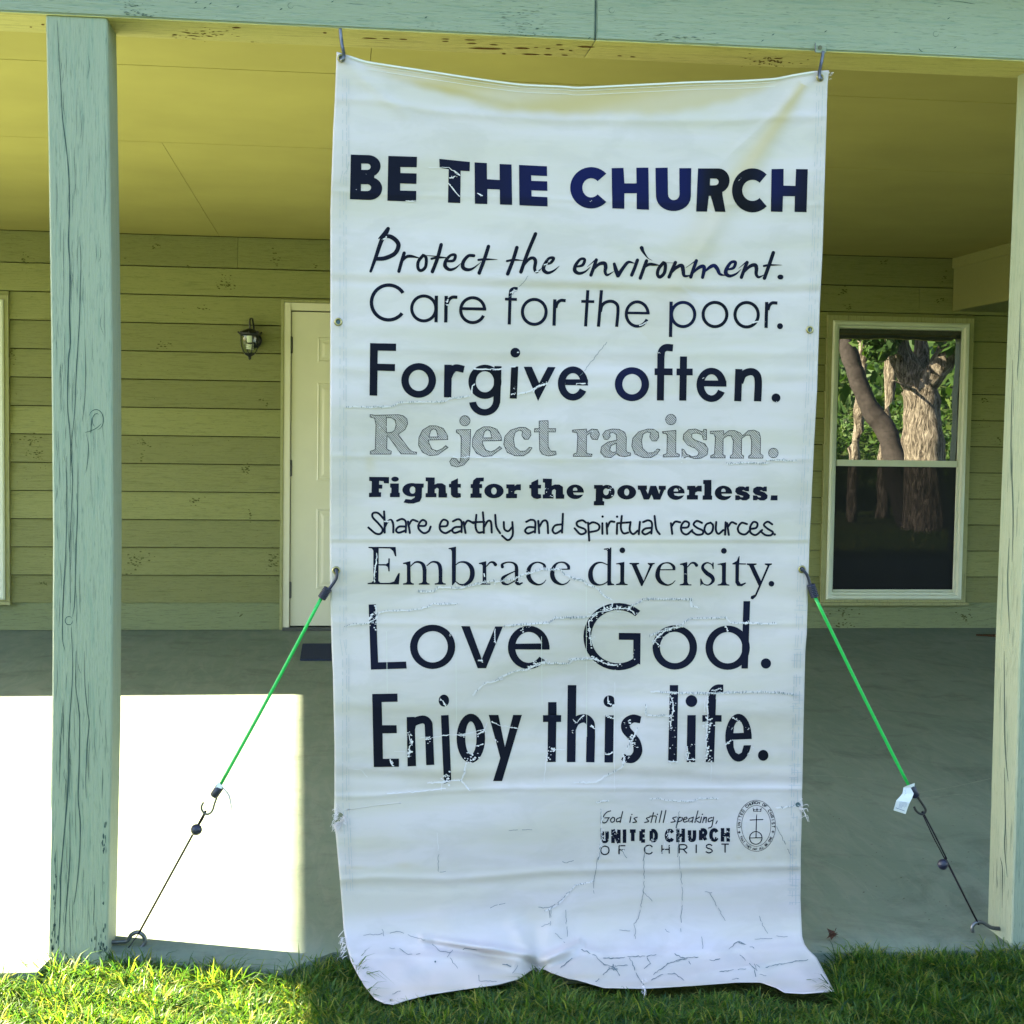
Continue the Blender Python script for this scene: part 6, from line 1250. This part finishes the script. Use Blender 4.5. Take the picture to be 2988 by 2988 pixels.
# ------------------------------------------------------------------ grass
def blades(name, X, Y, Hh, Wd, lean, tone_, mat, zb=GZ, kind='stuff'):
    n = len(X); az = RNG.uniform(0, 2*np.pi, n); la = RNG.uniform(0, 2*np.pi, n)
    zs = zb-.035*sag(X); V = np.zeros((n, 7, 3)); wv_ = np.stack([np.cos(az), np.sin(az)], 1)*Wd[:, None]/2; lv = np.stack([np.cos(la), np.sin(la)], 1)*(lean*Hh)[:, None]
    for k_, (tq, ww) in enumerate(((0, .8), (.4, 1), (.75, .7))):
        for s_, sg in ((0, -1), (1, 1)):
            V[:, 2*k_+s_, 0] = X+sg*wv_[:, 0]*ww+lv[:, 0]*tq**2; V[:, 2*k_+s_, 1] = Y+sg*wv_[:, 1]*ww+lv[:, 1]*tq**2
            V[:, 2*k_+s_, 2] = zs+Hh*tq*(1-.25*lean*tq)
    V[:, 6, 0] = X+lv[:, 0]; V[:, 6, 1] = Y+lv[:, 1]; V[:, 6, 2] = zs+Hh*(1-.45*lean)
    me = bpy.data.meshes.new(name); tr = np.array([[0, 1, 3], [0, 3, 2], [2, 3, 5], [2, 5, 4], [4, 5, 6]]); Fc = (np.arange(n)[:, None, None]*7+tr[None]).reshape(-1, 3)
    me.vertices.add(n*7); me.vertices.foreach_set('co', V.reshape(-1).astype(np.float32)); nf = len(Fc)
    me.loops.add(nf*3); me.loops.foreach_set('vertex_index', Fc.reshape(-1).astype(np.int32)); me.polygons.add(nf)
    me.polygons.foreach_set('loop_start', np.arange(0, nf*3, 3, dtype=np.int32)); me.polygons.foreach_set('loop_total', np.full(nf, 3, np.int32)); me.update(calc_edges=True)
    a_ = me.attributes.new('tone', 'FLOAT', 'POINT'); a_.data.foreach_set('value', np.repeat(tone_, 7).astype(np.float32))
    o = link(name, me, mat); tag(o, kind=kind); return o
LBY = [(1002, 2706), (1010, 2755), (1024, 2805), (1045, 2845), (1066, 2880), (1095, 2915), (1122, 2927)]+BOT
def to_px(X, Y, Z):
    d = np.stack([X-CAMP[0], Y-CAMP[1], Z-CAMP[2]+0*X], -1); z = d@_fw; return W/2+F*(d@_r2)/z, W/2-F*(d@_u2)/z
def foot_ok(X, Y):
    qx, qy = to_px(X, Y, GZ+.02+0*X); xl = np.interp(qy, [p[1] for p in LEFT], [p[0] for p in LEFT]); xr = np.interp(qy, [p[1] for p in RIGHT], [p[0] for p in RIGHT]); yb = np.interp(qx, [p[0] for p in LBY], [p[1] for p in LBY])
    pl = (X > fl[0][0]-.008) & (X < frr[0][0]+.008) & (Y > -.012)
    return ~((qx > xl-4) & (qx < xr+4) & (qy < yb+5)) & ~pl
def low(X, Y):
    qx, qy = to_px(X, Y, GZ+.02+0*X); yb = np.interp(qx, [p[0] for p in LBY], [p[1] for p in LBY]); inb = (qx > 1060) & (qx < 2440)
    return np.where(inb, np.clip(.45+(qy-yb)/150, .42, 1), 1.0)
def field(n, x0, x1, d0, d1, h0, h1, w0, w1):
    X = RNG.uniform(x0, x1, n); Y = edge_y(X)-.004-(d1-d0)*RNG.uniform(0, 1, n)**1.0-d0
    clump = .5+.5*np.sin(X*23+Y*31)*np.sin(X*11-Y*19+1.3); keep = (RNG.uniform(0, 1, n) < .55+.45*clump) & foot_ok(X, Y); X, Y = X[keep], Y[keep]; m = len(X)
    return X, Y, RNG.uniform(h0, h1, m)*(.65+.5*clump[keep])*low(X, Y), RNG.uniform(w0, w1, m), RNG.uniform(.2, 1.45, m), np.clip(RNG.normal(.42, .30, m), 0, 1)
parts_ = [field(78000, -1.6, 2.6, 0, .5, .040, .092, .0022, .0056), field(22000, -3.6, 4.6, .4, 1.6, .05, .09, .003, .006), field(26000, -6, 9, 1.3, 5, .06, .11, .006, .014),
          field(3600, -1.5, .9, 0, .10, .075, .12, .0022, .0048), field(9000, .8, 2.6, 0, .14, .055, .10, .002, .0045)]
cat = [np.concatenate([p[i] for p in parts_]) for i in range(6)]
blades('grass', *cat, m_grass)
# dead straw lying in the lawn
n = 1500; X = RNG.uniform(-1.5, 2.5, n); Y = edge_y(X)-RNG.uniform(.0, .5, n); ok = foot_ok(X, Y); X, Y = X[ok], Y[ok]; n = len(X)
blades('dry_straw', X, Y, RNG.uniform(.03, .07, n), RNG.uniform(.0015, .003, n), RNG.uniform(.9, 1.6, n), np.ones(n), m_grass)

# ------------------------------------------------------------------ trees across the lawn (seen mirrored in the window)
def leaves(name, C, S, mat, parent=None, size=.09):
    n = len(C); d = RNG.normal(size=(n, 3)); d /= np.linalg.norm(d, axis=1)[:, None]; e = np.cross(d, RNG.normal(size=(n, 3))); e /= np.linalg.norm(e, axis=1)[:, None]
    s = (size*RNG.uniform(.6, 1.3, n))[:, None]; V = np.stack([C-d*s, C+e*s*.45, C+d*s, C-e*s*.45], 1).reshape(-1, 3)
    if parent is not None: V = V-ORG[parent]
    me = bpy.data.meshes.new(name); nf = n; me.vertices.add(n*4); me.vertices.foreach_set('co', V.reshape(-1).astype(np.float32)); me.loops.add(n*4); me.loops.foreach_set('vertex_index', np.arange(n*4, dtype=np.int32))
    me.polygons.add(n); me.polygons.foreach_set('loop_start', np.arange(0, n*4, 4, dtype=np.int32)); me.polygons.foreach_set('loop_total', np.full(n, 4, np.int32)); me.update(calc_edges=True)
    a_ = me.attributes.new('tone', 'FLOAT', 'POINT'); a_.data.foreach_set('value', np.repeat(S, 4).astype(np.float32)); return link(name, me, mat, parent)
def blob(c, r, n): 
    p = RNG.normal(size=(n, 3)); p /= np.linalg.norm(p, axis=1)[:, None]; return np.array(c)+p*np.array(r)*RNG.uniform(.35, 1, (n, 1))**.5
def tree(label, base, limbs, crowns, dens=900, bark=None):
    t = thing('tree', label, 'tree', base, 'trees standing across the lawn from the porch'); mb = MB()
    for pts, r0, r1 in limbs:
        P = spline([np.array(p, float) for p in pts], 8); m = len(P); rr = [(r0+(r1-r0)*i/(m-1))*(1+.04*math.sin(i*.9)+random.gauss(0, .02)) for i in range(m)]; mb.tube(P, rr, 16)
    o = mb.out('trunk', bark or m_bark, t, True)
    C = np.concatenate([blob(c, r, int(dens*r[0])) for c, r in crowns]) if crowns else None
    if C is not None: leaves('crown', C, np.clip(RNG.normal(.45, .25, len(C)), 0, 1), m_leaf, t)
wp = lambda x, y: (2300+x/1.932, 900+y/1.932)
def mw(x, y, Y): return mir(*wp(x, y), Y)
Yt = -5.2; b0 = mw(790, 1150, Yt); b1 = mw(765, 850, Yt); b2 = mw(740, 560, Yt); l1_ = mw(640, 380, Yt); l2_ = mw(530, 140, Yt); r1_ = mw(850, 380, Yt+.2); r2_ = mw(925, 130, Yt+.3)
g0 = np.array([b0[0], Yt, GZ-.1]); up = np.array([0, 0, 1.0])
tree('large forked tree with pale peeling bark across the lawn', g0, [([g0, b1, b2, l1_, l2_, l2_+(l2_-l1_)*1.5], .34, .12), ([b1, b2, r1_, r2_, r2_+(r2_-r1_)*2], .27, .11), ([b2, mw(730, 300, Yt-.3), mw(700, 60, Yt-.5)], .13, .07), ([l1_, mw(590, 300, Yt+.3), mw(480, 220, Yt+.4)], .05, .015), ([r1_, mw(900, 330, Yt+.4), mw(980, 300, Yt+.5)], .05, .015), ([b2, mw(640, 500, Yt+.5), mw(560, 470, Yt+.6)], .03, .008)],
     [(r2_+np.array([.4, -.5, 2.6]), (1.8, 1.6, 1.2)), (l2_+np.array([-1.2, -.8, 2.4]), (1.8, 1.6, 1.1)), (mw(960, 200, Yt+.4), (.4, .4, .5)), (mw(470, 200, Yt+.3), (.35, .3, .4)), (mw(600, 120, Yt+.4), (.3, .3, .3))])
Y2 = -6.5; q0 = mw(640, 930, Y2); q1 = mw(560, 800, Y2); q2 = mw(450, 650, Y2); q3 = mw(360, 450, Y2); q4 = mw(300, 250, Y2)
g1 = np.array([q0[0]+.2, Y2, GZ-.1])
tree('dark leaning tree left of the forked one across the lawn', g1, [([g1, q1, q2, q3, q4, q4+(q4-q3)*2.5], .19, .09)], [(q4+np.array([-.4, 0, 2.8]), (1.8, 1.5, 1.2))], 900, m_bark_dark)
Y3 = -8.6; s0 = mw(545, 800, Y3); s1 = mw(545, 400, Y3); g2_ = np.array([s0[0], Y3, GZ-.1])
tree('slim grey tree behind the forked one across the lawn', g2_, [([g2_, s0, s1, s1+(s1-s0)*2], .12, .07)], [(s1+np.array([0, 0, 3.2]), (1.6, 1.5, 1.2))])
Y4 = -7.5; s0 = mw(385, 400, Y4); s1 = mw(395, 200, Y4); g3_ = np.array([s0[0], Y4, GZ-.1])
tree('thin straight sapling left of the slim grey tree across the lawn', g3_, [([g3_, s0, s1, s1+(s1-s0)*4], .09, .06)], [(s1+np.array([0, 0, 2.6]), (1.2, 1.2, .9))])
for (x, y, r) in ((-3.5, -9, .28), (1.5, -11, .34), (13.5, -8, .32), (17, -11, .3)):
    tree({-3.5: 'broad tree far left across the lawn', 1.5: 'tall tree facing the banner across the lawn', 13.5: 'stout tree right of the forked one across the lawn', 17: 'farthest right tree across the lawn'}[x], (x, y, GZ-.1),
         [([(x, y, GZ-.1), (x+.2, y, 1.6), (x-.1, y, 3.4), (x+.3, y, 5.5)], r, r*.5)], [((x, y, 6.2), (2.6, 2.4, 1.5))], 700)
for i, (x, y, w_) in enumerate(((4.5, -10.5, 1.6), (7.6, -9.6, 1.3), (10.0, -10.2, 1.9), (13, -11, 1.8), (0, -13, 2.2), (6, -12.5, 2.0))):
    t = thing('shrub', ['low green bush left of the trees across the lawn', 'bright green bush behind the leaning tree', 'wide bush behind the forked tree', 'round bush right of the forked tree', 'bush facing the banner at the foot of the hill', 'tall bush at the foot of the hill behind the trees'][i], 'bush', (x, y, GZ), 'bushes at the foot of the hill')
    C = blob((x, y, .7), (w_, .8, .95), 2600); leaves('foliage', C, np.clip(RNG.normal(.6, .25, len(C)), 0, 1), m_leaf, t, .07)
    mb = MB(); mb.tube([(x, y, GZ-.05), (x+.05, y, .5)], [.05, .03], 8); mb.out('stem', m_bark, t)
n = 34000; Cx = RNG.uniform(-22, 42, n); Cy = RNG.uniform(-34, -11.5, n); Cz = GZ+np.maximum(0, (-Cy-9.5))*.21+RNG.uniform(0, 1.7, n)**1.3+.2
o = leaves('hillside_undergrowth', np.c_[Cx, Cy, Cz], np.clip(RNG.normal(.5, .28, n), 0, 1), m_leaf, None, .22); tag(o, kind='stuff')
